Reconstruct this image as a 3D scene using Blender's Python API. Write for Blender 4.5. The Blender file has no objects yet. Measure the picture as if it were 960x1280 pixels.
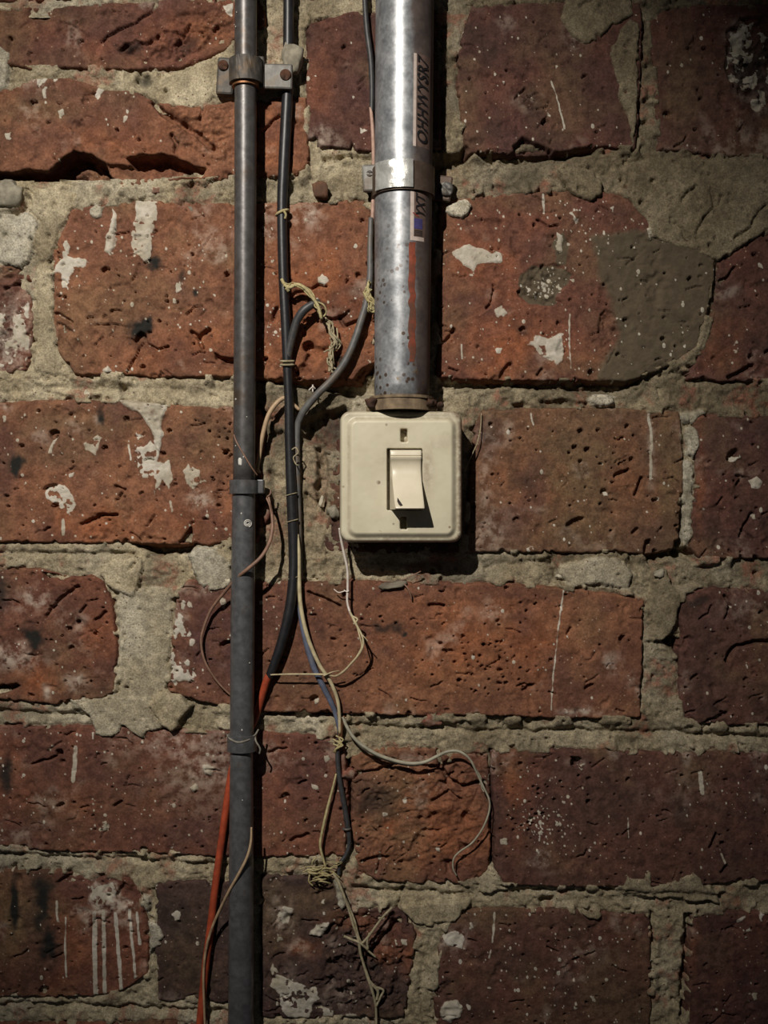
import bpy, bmesh, math
import numpy as np

# ------------------------------------------------------------------ units, camera, light, exposure
U = 0.00037            # one pixel of the photograph at the wall face, in metres
D = 1400.0             # camera distance from the wall face, in those units
Z0 = 1.20              # height of the picture centre above the floor
C = bpy.context.scene.collection
SC = bpy.context.scene

def W(px, py, h=0.0, h0=0.0):
    """wall position (px, py) at height h off the brick faces; h0 = the depth of the object it belongs to"""
    k = 1.0 - h0 / D
    return ((px - 480.0) * k * U, -h * U, Z0 + (640.0 - py) * k * U)

cam = bpy.data.cameras.new('camera'); cam_o = bpy.data.objects.new('camera', cam); C.objects.link(cam_o)
cam_o.location = (0, -D * U, Z0); cam_o.rotation_euler = (math.radians(90), 0, 0)
cam.sensor_width = 36; cam.sensor_fit = 'AUTO'; cam.lens = 36 * D / 1280.0; cam.clip_start = 0.01
SC.camera = cam_o

world = bpy.data.worlds.new('world'); SC.world = world; world.use_nodes = True
world.node_tree.nodes['Background'].inputs[0].default_value = (0.55, 0.55, 0.6, 1)
world.node_tree.nodes['Background'].inputs[1].default_value = 0.042

from mathutils import Vector, Matrix
lamp = bpy.data.lights.new('torch', 'SPOT'); lamp_o = bpy.data.objects.new('torch', lamp); C.objects.link(lamp_o)
lamp_o.location = W(-200, -700, 1900)
lamp_aim = Vector(W(340, 490, 0))
lamp_o.rotation_euler = (lamp_aim - lamp_o.location).to_track_quat('-Z', 'Y').to_euler()
lamp.energy = 35.0; lamp.color = (1.0, 0.935, 0.845); lamp.spot_size = math.radians(40); lamp.spot_blend = 1.0
lamp.shadow_soft_size = 0.006

SC.view_settings.view_transform = 'Standard'; SC.view_settings.look = 'None'
SC.view_settings.exposure = 0.0; SC.view_settings.gamma = 1.0
SC.view_settings.use_curve_mapping = False

# ------------------------------------------------------------------ noise
def _hash(ix, iy, seed):
    n = (ix.astype(np.int64) * 374761393 + iy.astype(np.int64) * 668265263 + seed * 974711 + 1013) & 0xFFFFFFFF
    n = ((n ^ (n >> 13)) * 1274126177) & 0xFFFFFFFF
    n = ((n ^ (n >> 16)) * 2246822519) & 0xFFFFFFFF
    return ((n ^ (n >> 15)) & 0xFFFFFF).astype(np.float64) / 0xFFFFFF

def vn(x, y, s, seed=0):
    x = x / s; y = y / s
    ix = np.floor(x); iy = np.floor(y); fx = x - ix; fy = y - iy
    fx = fx * fx * (3 - 2 * fx); fy = fy * fy * (3 - 2 * fy)
    a = _hash(ix, iy, seed); b = _hash(ix + 1, iy, seed); c = _hash(ix, iy + 1, seed); d = _hash(ix + 1, iy + 1, seed)
    return (a * (1 - fx) + b * fx) * (1 - fy) + (c * (1 - fx) + d * fx) * fy - 0.5

def fbm(x, y, s, seed=0, o=4, g=0.55):
    r = 0; a = 1.0
    for i in range(o):
        r = r + a * vn(x + i * 17.3, y - i * 9.1, s, seed + i * 31); s *= 0.5; a *= g
    return r

def sstep(a, b, x):
    t = np.clip((x - a) / (b - a), 0, 1); return t * t * (3 - 2 * t)

def sdf(X, Y, poly):
    """signed distance to a polygon, positive inside"""
    d2 = np.full(X.shape, 1e12); ins = np.zeros(X.shape, bool)
    n = len(poly)
    for i in range(n):
        x0, y0 = poly[i]; x1, y1 = poly[(i + 1) % n]
        dx, dy = x1 - x0, y1 - y0; L = dx * dx + dy * dy + 1e-9
        t = np.clip(((X - x0) * dx + (Y - y0) * dy) / L, 0, 1)
        d2 = np.minimum(d2, (X - x0 - t * dx) ** 2 + (Y - y0 - t * dy) ** 2)
        if y0 != y1:
            ins ^= ((Y >= min(y0, y1)) & (Y < max(y0, y1)) & (X < x0 + (Y - y0) * dx / dy))
    d = np.sqrt(d2)
    return np.where(ins, d, -d)

def dline(X, Y, pts):
    d2 = np.full(X.shape, 1e12)
    for (x0, y0), (x1, y1) in zip(pts[:-1], pts[1:]):
        dx, dy = x1 - x0, y1 - y0; L = dx * dx + dy * dy + 1e-9
        t = np.clip(((X - x0) * dx + (Y - y0) * dy) / L, 0, 1)
        d2 = np.minimum(d2, (X - x0 - t * dx) ** 2 + (Y - y0 - t * dy) ** 2)
    return np.sqrt(d2)

# ------------------------------------------------------------------ materials
def newmat(name):
    m = bpy.data.materials.new(name); m.use_nodes = True
    nt = m.node_tree; b = nt.nodes['Principled BSDF']
    return m, nt, b

class NT:
    def __init__(s, nt): s.nt = nt; s.n = nt.nodes; s.l = nt.links
    def put(s, sock, v):
        if hasattr(v, 'is_linked'): s.l.new(v, sock)
        elif isinstance(v, (tuple, list)): sock.default_value = tuple(v) + ((1,) if len(v) == 3 and len(sock.default_value) == 4 else ())
        else: sock.default_value = v
    def noise(s, scale, detail=4, rough=.55, vec=None, col=False):
        n = s.n.new('ShaderNodeTexNoise'); n.inputs['Scale'].default_value = scale
        n.inputs['Detail'].default_value = detail; n.inputs['Roughness'].default_value = rough
        if vec is not None: s.l.new(vec, n.inputs['Vector'])
        return n.outputs['Color' if col else 'Fac']
    def voro(s, scale, vec=None):
        n = s.n.new('ShaderNodeTexVoronoi'); n.inputs['Scale'].default_value = scale
        if vec is not None: s.l.new(vec, n.inputs['Vector'])
        return n
    def math(s, op, a, b=0.0, clamp=False):
        n = s.n.new('ShaderNodeMath'); n.operation = op; n.use_clamp = clamp
        s.put(n.inputs[0], a); s.put(n.inputs[1], b); return n.outputs[0]
    def mix(s, f, a, b, mode='MIX'):
        n = s.n.new('ShaderNodeMix'); n.data_type = 'RGBA'; n.blend_type = mode
        s.put(n.inputs['Factor'], f); s.put(n.inputs['A'], a); s.put(n.inputs['B'], b); return n.outputs['Result']
    def ramp(s, v, lo, hi):
        n = s.n.new('ShaderNodeMapRange'); n.interpolation_type = 'SMOOTHSTEP'
        s.put(n.inputs['Value'], v); n.inputs['From Min'].default_value = lo; n.inputs['From Max'].default_value = hi
        return n.outputs['Result']
    def attr(s, name):
        n = s.n.new('ShaderNodeAttribute'); n.attribute_name = name
        sp = s.n.new('ShaderNodeSeparateColor'); s.l.new(n.outputs['Color'], sp.inputs[0])
        return sp.outputs[0], sp.outputs[1], sp.outputs[2], n.outputs['Alpha']
    def obj(s, off=(0, 0, 0)):
        t = s.n.new('ShaderNodeTexCoord'); m = s.n.new('ShaderNodeMapping'); m.inputs['Location'].default_value = off
        s.l.new(t.outputs['Object'], m.inputs['Vector']); return m.outputs['Vector']
    def bump(s, h, strength, dist=.0004):
        n = s.n.new('ShaderNodeBump'); n.inputs['Strength'].default_value = strength; n.inputs['Distance'].default_value = dist
        s.l.new(h, n.inputs['Height']); return n.outputs['Normal']

ORANGE = (0.26, 0.092, 0.042); OLIVE = (0.150, 0.100, 0.056); DARK = (0.085, 0.042, 0.038)
def brick_mat(i, base, alt, white=0.0):
    m, nt, b = newmat('brick_clay_%02d' % i); N = NT(nt); v = N.obj((i * 1.37, i * .71, i * .33))
    dl = lambda c: tuple(.88 * (.82 * q + .18 * (c[0] + c[1] + c[2]) / 3) for q in c)
    base, alt = [tuple(q * w for q, w in zip(dl(c), (.96, 1.06, .94))) for c in (base, alt)]
    p, so, wa, sk = N.attr('stain'); to, tg, tb, ta = N.attr('tone')
    n1 = N.noise(38, 5, .6, v); n2 = N.noise(220, 5, .65, v); n3 = N.noise(1100, 3, .6, v)
    c = N.mix(N.ramp(n1, .36, .66), alt, base)
    c = N.mix(N.math('MULTIPLY', to, N.ramp(n2, .08, .5)), c, OLIVE)
    c = N.mix(N.math('MULTIPLY', tg, N.ramp(n1, .2, .6)), c, ORANGE)
    c = N.mix(N.math('MULTIPLY', tb, N.ramp(n2, .08, .5)), c, DARK)
    c = N.mix(.85, c, N.mix(N.ramp(n2, .3, .7), (.62, .60, .60), (1.3, 1.3, 1.25)), 'MULTIPLY')
    c = N.mix(.6, c, N.mix(N.ramp(n3, .3, .7), (.65, .65, .65), (1.3, 1.3, 1.3)), 'MULTIPLY')
    vd = N.voro(330, v).outputs['Distance']                              # pale grains in the clay
    c = N.mix(N.math('MULTIPLY', N.ramp(vd, .16, .06), N.ramp(n1, .45, .6)), c, (.36, .24, .17))
    wash = N.math('MULTIPLY', wa, N.ramp(n2, .38, .62))
    c = N.mix(wash, c, (.46, .38, .31))
    c = N.mix(N.math('MULTIPLY', N.ramp(so, .08, .8), N.ramp(n2, .05, .4)), c, (.020, .019, .017))
    c = N.mix(N.math('MULTIPLY', N.ramp(N.math('ADD', sk, N.math('MULTIPLY', N.math('SUBTRACT', n1, .5), .9)), .25, .75), .93), c,
              N.mix(N.ramp(n2, .3, .7), (.080, .064, .042), (.112, .091, .060)))
    pn = N.math('ADD', p, N.math('MULTIPLY', N.math('SUBTRACT', n2, .5), .7))
    pc = N.mix(N.ramp(n1, .35, .65), N.mix(N.ramp(n2, .3, .7), (.32, .28, .205), (.46, .41, .32)), N.mix(N.ramp(n2, .3, .7), (.43, .40, .33), (.62, .58, .50)))
    c = N.mix(N.math('MULTIPLY', N.ramp(pn, .34, .66), .92), c, pc)
    N.put(b.inputs['Base Color'], c); b.inputs['Roughness'].default_value = .92
    b.inputs['Specular IOR Level'].default_value = .12
    N.put(b.inputs['Normal'], N.bump(N.math('ADD', N.noise(900, 4, .7, v), N.math('MULTIPLY', n2, 1.2)), .55, .0006))
    return m

def mortar_mat():
    m, nt, b = newmat('lime_mortar'); N = NT(nt); v = N.obj()
    g, so, li, du = N.attr('stain'); bn, _a, _b, _c = N.attr('tone')
    n1 = N.noise(45, 5, .6, v); n2 = N.noise(260, 5, .65, v); n3 = N.noise(1300, 3, .6, v)
    c = N.mix(N.ramp(n1, .35, .65), (.30, .248, .16), (.42, .362, .25))
    c = N.mix(N.math('MULTIPLY', g, N.ramp(n2, .1, .45)), c, N.mix(N.ramp(n1, .35, .65), (.32, .29, .22), (.43, .40, .325)))
    c = N.mix(N.math('MULTIPLY', bn, N.ramp(n2, .0, .4)), c, N.mix(N.ramp(n1, .35, .65), (.135, .107, .068), (.19, .155, .10)))
    c = N.mix(N.math('MULTIPLY', li, N.ramp(n2, .25, .5)), c, (.50, .46, .37))
    c = N.mix(N.math('MULTIPLY', du, N.ramp(n2, .35, .6)), c, (.20, .075, .05))
    c = N.mix(.8, c, N.mix(N.ramp(n2, .3, .7), (.66, .66, .66), (1.3, 1.3, 1.3)), 'MULTIPLY')
    c = N.mix(.75, c, N.mix(N.ramp(n3, .3, .7), (.6, .6, .6), (1.35, 1.35, 1.35)), 'MULTIPLY')
    vo = N.voro(420, v)
    c = N.mix(N.math('MULTIPLY', N.ramp(vo.outputs['Distance'], .2, .1), N.ramp(n1, .5, .6)), c, (.10, .055, .04))
    c = N.mix(N.math('MULTIPLY', so, N.ramp(n2, .15, .5)), c, (.025, .023, .02))
    N.put(b.inputs['Base Color'], c); b.inputs['Roughness'].default_value = .95
    b.inputs['Specular IOR Level'].default_value = .1
    N.put(b.inputs['Normal'], N.bump(N.math('ADD', N.noise(1000, 4, .7, v), n2), .7, .0007))
    return m

def plain(name, col, rough=.6, metal=0.0, var=.35, scale=300, bump=.15, col2=None, spec=.4, mask=(.45, .65)):
    m, nt, b = newmat(name); N = NT(nt); v = N.obj()
    n1 = N.noise(scale, 5, .6, v)
    c = N.mix(var, col, N.mix(N.ramp(n1, .3, .7), (.45, .45, .45), (1.45, 1.45, 1.45)), 'MULTIPLY')
    if col2: c = N.mix(N.ramp(N.noise(scale * .35, 6, .65, v), *mask), c, col2)
    N.put(b.inputs['Base Color'], c); b.inputs['Roughness'].default_value = rough
    b.inputs['Metallic'].default_value = metal; b.inputs['Specular IOR Level'].default_value = spec
    if bump: N.put(b.inputs['Normal'], N.bump(n1, bump, .0003))
    return m

# ------------------------------------------------------------------ objects
def tag(o, label=None, cat=None, group=None, kind=None):
    if label: o['label'] = label
    if cat: o['category'] = cat
    if group: o['group'] = group
    if kind: o['kind'] = kind
    return o

def empty(name, loc):
    o = bpy.data.objects.new(name, None); o.location = loc; o.empty_display_size = .01; C.objects.link(o); return o

WORLD_LOC = {}
def mesh_obj(name, V, F, mat, parent=None, origin=None, smooth=True, quads=None):
    """V world coordinates; the object's origin is set at origin (default the mean)"""
    V = np.asarray(V, float)
    if origin is None: origin = V.mean(0)
    origin = np.asarray(origin, float)
    me = bpy.data.meshes.new(name)
    if quads is not None:
        Vl = (V - origin).astype(np.float32); Q = quads.astype(np.int32); nq = len(Q)
        me.vertices.add(len(Vl)); me.vertices.foreach_set('co', Vl.ravel())
        me.loops.add(nq * 4); me.loops.foreach_set('vertex_index', Q.ravel())
        me.polygons.add(nq); me.polygons.foreach_set('loop_start', np.arange(nq, dtype=np.int32) * 4)
        me.update(calc_edges=True)
    else:
        me.from_pydata([tuple(p) for p in (V - origin)], [], F); me.update()
    if smooth: me.polygons.foreach_set('use_smooth', np.ones(len(me.polygons), bool))
    if mat: me.materials.append(mat)
    o = bpy.data.objects.new(name, me); C.objects.link(o)
    if parent is not None:
        o.parent = parent; pl = WORLD_LOC.get(parent.as_pointer(), np.array(parent.location))
        o.location = origin - pl
    else: o.location = origin
    WORLD_LOC[o.as_pointer()] = origin
    return o

def add_attr(o, name, arr):
    a = o.data.attributes.new(name, 'FLOAT_COLOR', 'POINT'); a.data.foreach_set('color', arr.astype(np.float32).ravel())

def grid_quads(ny, nx, keep):
    """quads of a (ny, nx) vertex grid whose four vertices are kept, with compact numbering"""
    idx = np.arange(ny * nx).reshape(ny, nx)
    k = keep[:-1, :-1] & keep[1:, :-1] & keep[:-1, 1:] & keep[1:, 1:]
    q = np.stack([idx[:-1, :-1], idx[1:, :-1], idx[1:, 1:], idx[:-1, 1:]], -1)[k]
    used = np.unique(q); remap = np.full(ny * nx, -1, np.int64); remap[used] = np.arange(len(used))
    return remap[q], used

def axis(a, b, lo, hi, step, coarse):
    out = []; x = a
    while x < b:
        out.append(x); x += step if lo <= x < hi else coarse
    out.append(b); return np.array(out)

rng = np.random.default_rng(7)
HB = -34.0

# ------------------------------------------------------------------ the wall: mortar first
wall = None
M_mortar = mortar_mat()

RED = ((.235, .072, .046), (.165, .057, .042)); ORG = ((.30, .105, .055), (.22, .075, .045))
DRK = ((.150, .050, .040), (.105, .043, .038)); PUR = ((.082, .044, .045), (.098, .047, .045)); BRN = ((.20, .085, .05), (.16, .075, .05))

# each brick: outline, face height, clay, roughness, pits per 10k px2, paint specks per 10k px2, features
BR = []
def B(poly, h, col, rough=1.0, pits=6, specks=3, f=(), edge=5.0, tilt=(0, 0)): BR.append((poly, h, col, rough, pits, specks, list(f), edge, tilt))

# --- course A / B, left
B([(-215,12),(60,9),(150,4),(290,-3),(330,-6),(332,30),(292,55),(262,72),(225,85),(170,88),(90,84),(40,86),(15,83),(-215,85)], 2, RED, 1.6, 9, 2,
  [('crack',[(197,4),(190,16),(172,30),(150,37),(135,46),(128,52)],2.2,7),('crack',[(75,28),(95,34),(110,45)],1.5,4),('rough',[(150,40),(205,28),(240,8),(300,4),(292,52),(225,84),(150,84)],4,6),
   ('crack',[(150,62),(170,52),(185,58),(200,48)],3,7),('crack',[(215,60),(230,45),(238,30)],2.5,7),('paint',[(278,6),(292,4),(292,22),(284,18)]),('pit',101,53,5,7),('pit',38,68,4,6),('pit',270,35,6,7),('soot',160,60,16,12,.6),('soot',235,55,22,14,.5),('tone',0,90,20,90,18,.35),('tone',1,240,40,60,40,.5)])
B([(-215,112),(15,113),(43,101),(87,97),(130,114),(173,117),(187,126),(240,136),(292,127),(383,122),(386,214),(374,220),(292,222),(262,226),(200,234),(60,238),(-215,232)], 4, ORG, 1.2, 5, 2,
  [('gouge',[(-60,219),(8,217),(34,213),(62,214),(76,200),(92,189),(104,190),(134,203),(136,216),(150,226),(140,245),(-60,245)],36,8),
   ('gouge',[(158,198),(168,195),(203,192),(228,202),(258,213),(252,222),(205,222),(172,213)],28,3),
   ('gouge',[(135,204),(170,208),(205,222),(260,224),(262,240),(130,240)],8,4),
   ('rough',[(190,128),(240,140),(296,130),(296,215),(255,205),(225,185)],5,6),('crack',[(193,130),(205,144),(222,154),(244,168),(263,184)],5,10),('crack',[(215,170),(222,182),(218,192)],3,8),('crack',[(255,134),(250,150)],2,6),
   ('paint',[(43,80),(62,78),(83,83),(80,97),(68,107),(60,114),(59,131),(55,135),(53,115),(45,103)]),('paint',[(128,98),(133,102),(127,117),(121,127),(118,122),(124,108)]),('paint',[(158,130),(163,132),(162,143),(158,145)]),('paint',[(154,148),(160,147),(158,155),(154,154)]),('paint',[(74,141),(81,139),(83,146),(76,150)]),('paint',[(8,170),(14,168),(15,174),(10,175)]),
   ('pit',44,130,5,7),('pit',108,128,5,6),('pit',147,164,3,6),('tone',0,60,130,60,22,.6),('tone',2,50,175,40,25,.4),('tone',1,150,175,60,25,.6),('crack',[(330,165),(342,152),(350,146)],2.5,7),('tone',1,345,170,30,50,.7)], tilt=(0,0.02))
# --- course B, centre and right
B([(383,38),(389,29),(410,22),(440,16),(470,14),(548,10),(552,188),(470,194),(440,194),(404,198),(384,192)], 3, DRK, .9, 4, 2,
  [('gouge',[(383,176),(394,172),(402,184),(438,186),(440,178),(446,190),(470,190),(470,200),(384,200)],14,3),('wash',405,163,6,6,.7),('pit',430,60,4,6),('paint',[(450,161),(457,160),(458,166),(451,167)]),('tone',1,400,110,25,60,.25),('wash',400,180,9,6,.8)])
B([(590,8),(700,4),(800,6),(803,33),(800,93),(797,147),(793,187),(740,184),(697,190),(673,192),(630,192),(583,192),(577,147),(571,117),(572,67),(580,40)], 6, DRK, .9, 5, 8,
  [('pit',681,154,5,8),('pit',730,97,4,6),('crack',[(642,125),(655,112)],2,5),('gouge',[(640,185),(652,174),(668,180),(690,188),(690,196),(640,196)],12,3),('paint',[(680,141),(690,143),(689,147),(681,146)]),('crack',[(648,150),(672,143),(685,140)],1.2,-1),('wash',654,128,16,9,.5),('paint',[(637,47),(642,46),(643,54),(638,55)]),('drip',[(688,105),(697,130),(705,162)],1.2),('tone',2,640,40,60,40,.4),('tone',2,760,120,40,60,.3)])
B([(807,30),(827,14),(873,6),(1175,0),(1175,198),(960,197),(897,195),(857,190),(822,187),(820,133),(817,83)], 2, DRK, .9, 6, 4,
  [('soot',935,80,34,52,.6),('flake',[(908,40),(925,28),(960,24),(980,60),(970,130),(948,140),(925,120),(905,90)]),('gouge',[(908,40),(925,22),(965,18),(985,60),(975,130),(948,140),(925,120),(905,90)],5,7),('wash',920,60,12,26,.8),('wash',948,135,10,8,.9),('wash',935,100,22,40,.35),('pit',861,61,4,6),('pit',834,143,5,7),('pit',869,162,3,6),('tone',0,850,110,30,70,.5)])
# --- course C
B([(-215,334),(0,334),(20,330),(36,344),(39,370),(41,420),(39,450),(33,464),(0,468),(-215,468)], 1, RED, 2.2, 5, 4,
  [('flake',[(-20,375),(36,372),(38,430),(34,458),(0,464),(-20,462)]),('wash',12,420,34,46,1.0),('wash',16,425,26,40,.9),('gouge',[(-10,335),(38,335),(38,368),(10,378),(-10,374)],4,6),('crack',[(5,360),(18,356),(35,350)],2.5,6)])
B([(90,263),(100,262),(133,256),(180,252),(293,255),(325,254),(453,252),(463,262),(468,300),(470,452),(448,476),(403,476),(327,474),(293,471),(200,472),(150,468),(93,468),(86,455),(80,450),(72,437),(69,400),(69,340),(68,317),(75,295)], 5, ORG, 1.0, 9, 7,
  [('paint',[(170,249),(200,254),(195,275),(190,310),(186,328),(166,319),(163,305),(168,285)]),('lump',[(142,262),(147,270),(148,300),(147,313),(138,319),(132,316),(134,300),(138,285)],3),('paint',[(80,300),(88,302),(86,320),(108,328),(110,334),(92,336),(88,345),(87,360),(80,362),(78,345),(68,342),(70,330),(80,325)]),
   ('soot',195,330,13,8,.9),('soot',190,322,6,12,.5),('soot',243,368,6,7,.8),('soot',228,345,5,10,.6),('soot',175,412,12,14,1.5),('paint',[(221,355),(226,350),(228,362),(222,365)]),('gouge',[(158,424),(168,424),(176,414),(184,418),(184,430),(175,436),(166,428)],10,2),('crack',[(177,430),(170,448),(160,466)],2,7),('crack',[(184,430),(196,436),(212,434)],1.8,6),('crack',[(120,407),(142,405),(158,411)],1.5,5),
   ('crack',[(240,417),(250,425),(262,415)],4,9),('crack',[(248,424),(254,436)],3,8),('gouge',[(268,440),(280,447),(296,447),(296,456),(282,456),(270,450)],12,2),('pit',284,344,4,9),('pit',133,338,6,8),('pit',200,402,3,7),('pit',75,370,3,7),('crack',[(72,392),(80,396),(92,404)],3,6),('gouge',[(72,400),(92,412),(106,432),(100,446),(80,440),(70,432)],3,4),('lump',[(128,464),(136,458),(142,466),(134,470)],4),
   ('wash',382,270,16,20,.8),('wash',336,285,14,24,.5),('paint',[(397,347),(402,344),(411,346),(412,352),(407,358),(400,357)]),('crack',[(346,385),(341,402)],3,7),('crack',[(405,398),(416,401),(428,396),(437,389)],2.5,7),('crack',[(424,398),(432,409),(440,404),(449,400)],2.5,7),('crack',[(390,361),(400,357),(408,359)],2,7),('pit',386,434,8,14),('pit',434,352,4,7),('pit',448,345,4,7),('pit',380,418,4,6),
   ('gouge',[(386,440),(396,434),(420,432),(428,444),(420,456),(402,452),(384,470),(366,470)],5,4),('gouge',[(440,476),(450,462),(462,455),(475,452),(475,480)],16,4),('soot',397,383,16,8,.6),('soot',424,448,9,14,.7),('crack',[(362,372),(372,366),(386,362)],3,6),('specks',340,380,24,90,60),('specks',250,360,50,60,25),('specks',120,330,60,60,20),
   ('tone',0,170,370,70,40,.45),('tone',0,110,400,40,40,.25),('tone',1,250,440,70,35,.5),('tone',1,390,380,80,90,.8),('tone',2,130,280,60,30,.35)])
B([(548,250),(640,243),(677,240),(740,240),(783,247),(803,268),(830,285),(893,318),(890,360),(880,405),(872,436),(858,446),(838,456),(815,466),(785,477),(743,477),(640,476),(546,473)], 6, RED, 1.0, 6, 9,
  [('lump',[(563,315),(575,308),(600,310),(615,316),(628,318),(626,328),(605,328),(597,332),(590,340),(580,335),(572,325)],1.5),('gouge',[(650,345),(665,332),(690,330),(710,338),(716,345),(705,360),(695,372),(700,380),(690,384),(660,380),(646,370)],4,5),('grit',[(650,345),(665,332),(690,330),(710,338),(716,345),(705,360),(695,372),(700,380),(690,384),(660,380),(646,370)]),('grit',[(690,300),(704,290),(712,310),(708,332),(694,332)]),('specks',682,358,26,18,70),('paint',[(655,432),(668,420),(685,425),(703,418),(705,440),(700,455),(692,460),(682,445),(670,437)]),('drip',[(711,395),(711,430),(713,462)],1.4),('paint',[(618,388),(628,383),(633,392),(626,400),(619,397)]),('paint',[(620,435),(627,434),(626,441),(619,441)]),
   ('skim',[(740,298),(800,288),(830,285),(893,316),(890,360),(880,405),(872,440),(845,458),(815,468),(780,478),(747,476),(752,455),(765,438),(773,415),(765,390),(757,370),(748,350)]),('gouge',[(748,393),(756,385),(770,400),(770,415),(762,430),(752,440),(748,420)],4,5),('crack',[(617,358),(612,382),(609,386)],2,6),('crack',[(552,428),(563,420),(568,412)],2.5,7),('crack',[(562,460),(570,463)],2.5,6),('drip',[(577,430),(577,447)],1.2),('crack',[(575,405),(605,392),(625,380)],1.0,-.8),
   ('gouge',[(622,470),(632,455),(640,452),(640,476),(622,476)],6,3),('crack',[(672,470),(677,462)],2,6),('pit',653,412,5,7),('pit',697,405,3,5),('soot',650,410,14,12,.5),('pit',780,401,4,6),('drip',[(678,242),(680,268)],1.6),('paint',[(711,266),(717,268),(724,280),(719,282)]),('lump',[(696,290),(702,296),(700,318),(694,315)],1.5),('crack',[(672,276),(686,284),(696,283)],2,6),('paint',[(762,262),(766,260),(765,268),(761,267)]),
   ('tone',1,650,440,60,40,.8),('tone',1,600,330,40,60,.5),('tone',2,740,270,60,25,.5),('tone',2,700,300,40,30,.3),('specks',740,290,40,50,40),('specks',720,440,40,50,25)])
B([(896,330),(917,314),(960,288),(1175,280),(1175,480),(960,477),(900,476),(852,472),(870,450),(882,420),(894,370)], 4, DRK, 1.0, 5, 3,
  [('crack',[(898,352),(907,348),(917,335)],2.5,7),('crack',[(912,472),(925,465),(940,458)],3.5,9),('pit',938,446,4,7),('paint',[(915,430),(920,427),(926,433),(921,441),(915,439)]),('wash',910,366,12,7,.5),('paint',[(947,328),(951,328),(951,336),(948,336)]),('crack',[(956,442),(965,440)],3,6),('tone',1,905,430,30,40,.35)])
# --- course D
B([(-215,502),(0,502),(133,500),(180,503),(213,507),(250,509),(293,510),(324,512),(330,530),(328,660),(322,678),(293,679),(240,680),(167,678),(60,678),(-215,677)], 5, ORG, 1.0, 8, 6,
  [('lump',[(138,496),(205,490),(214,502),(206,525),(204,550),(199,572),(194,560),(190,540),(178,520),(155,505)],3),('paint',[(199,560),(200,575),(206,580),(213,576),(217,600),(212,612),(205,600),(198,610),(194,622),(191,600),(180,598),(172,580),(172,560),(188,552)]),('paint',[(107,555),(120,543),(126,548),(122,570),(108,563)]),('paint',[(231,590),(238,584),(249,588),(252,600),(260,604),(250,606),(243,613),(232,608)]),('wash',250,625,14,9,1.0),
   ('paint',[(56,612),(72,606),(82,606),(90,620),(97,632),(92,642),(72,638),(68,628),(60,625)]),('gouge',[(52,612),(62,606),(75,604),(72,608),(60,616)],8,2),('pit',70,632,5,8),('paint',[(62,570),(66,555),(72,546),(77,545),(70,555),(67,570)]),('pit',69,543,7,9),('paint',[(94,565),(99,564),(98,578),(94,579)]),('paint',[(89,592),(93,589),(94,598),(90,600)]),('drip',[(161,556),(164,574)],1.4),('paint',[(173,540),(176,545),(180,548),(173,549)]),('paint',[(3,519),(10,520),(10,527),(5,528)]),('drip',[(214,628),(216,640)],1.8),('wash',8,507,9,6,.8),
   ('soot',20,583,11,14,1.0),('soot',130,520,8,12,.8),('wash',124,524,5,6,.5),('wash',95,535,9,8,.5),('soot',62,517,30,6,.2),('pit',159,524,4,7),('pit',132,560,4,7),('pit',28,558,4,7),('pit',205,567,4,7),('pit',284,565,5,6),('pit',274,632,3,6),
   ('pits',280,560,14,55,26),('rough',[(95,650),(110,640),(150,642),(152,680),(95,680)],4,5),('gouge',[(225,678),(240,656),(242,682)],14,2),('crack',[(145,607),(156,612),(150,620)],2.5,6),('crack',[(146,626),(156,620)],2,5),('drip',[(80,650),(80,668)],2.4),('crack',[(55,664),(62,660)],2,6),('crack',[(103,655),(125,645),(147,645)],3,7),
   ('tone',0,90,530,90,28,.6),('tone',0,260,550,50,45,.5),('tone',2,60,560,70,30,.25),('tone',1,250,650,60,25,.6),('tone',1,120,660,50,20,.8),('specks',270,650,40,25,20)])
B([(404,640),(412,600),(425,552),(440,540),(572,540),(578,640),(574,692),(480,692),(410,688),(402,670)], 0, DRK, 1.5, 6, 3, [('gouge',[(398,635),(412,610),(414,640),(404,660)],6,4),('soot',500,660,90,40,.4)])
B([(592,530),(603,513),(680,511),(740,510),(848,515),(852,553),(852,600),(848,673),(840,687),(807,692),(750,690),(640,690),(582,690),(584,640)], 5, BRN, .8, 7, 4,
  [('pit',725,539,4,8),('pit',717,559,4,8),('pit',733,562,4,8),('pit',725,577,3,7),('pit',711,566,2.5,7),('pit',747,538,3,6),('pit',750,580,3,7),('pit',754,615,5,7),('paint',[(752,614),(758,613),(760,620),(754,622)]),('pit',818,625,5,9),('crack',[(769,596),(776,592),(786,588)],3,8),('crack',[(792,618),(797,608),(801,598)],3,8),('crack',[(768,606),(785,606)],1.5,-1.2),('pit',661,626,2.5,6),('lens',718,653,14,5,-.45,7),('pit',793,664,6,6),('pit',645,650,5,5),('gouge',[(803,694),(806,676),(812,672),(816,680),(810,694)],10,2),('drip',[(809,516),(813,545),(812,600)],2.0),('wash',813,560,4,50,.5),
   ('tone',0,715,590,45,60,.8),('tone',0,835,600,14,90,.8),('tone',0,720,660,60,30,.6),('soot',715,665,14,30,.35),('soot',745,635,14,14,.3),('tone',1,650,600,50,70,.35),('tone',1,790,600,30,60,.3),('wash',610,670,26,30,.45),('wash',608,600,7,60,.4),('paint',[(657,685),(665,684),(667,691),(659,692)]),('drip',[(663,518),(666,530)],1.4),('pits',770,560,50,40,14)])
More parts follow.
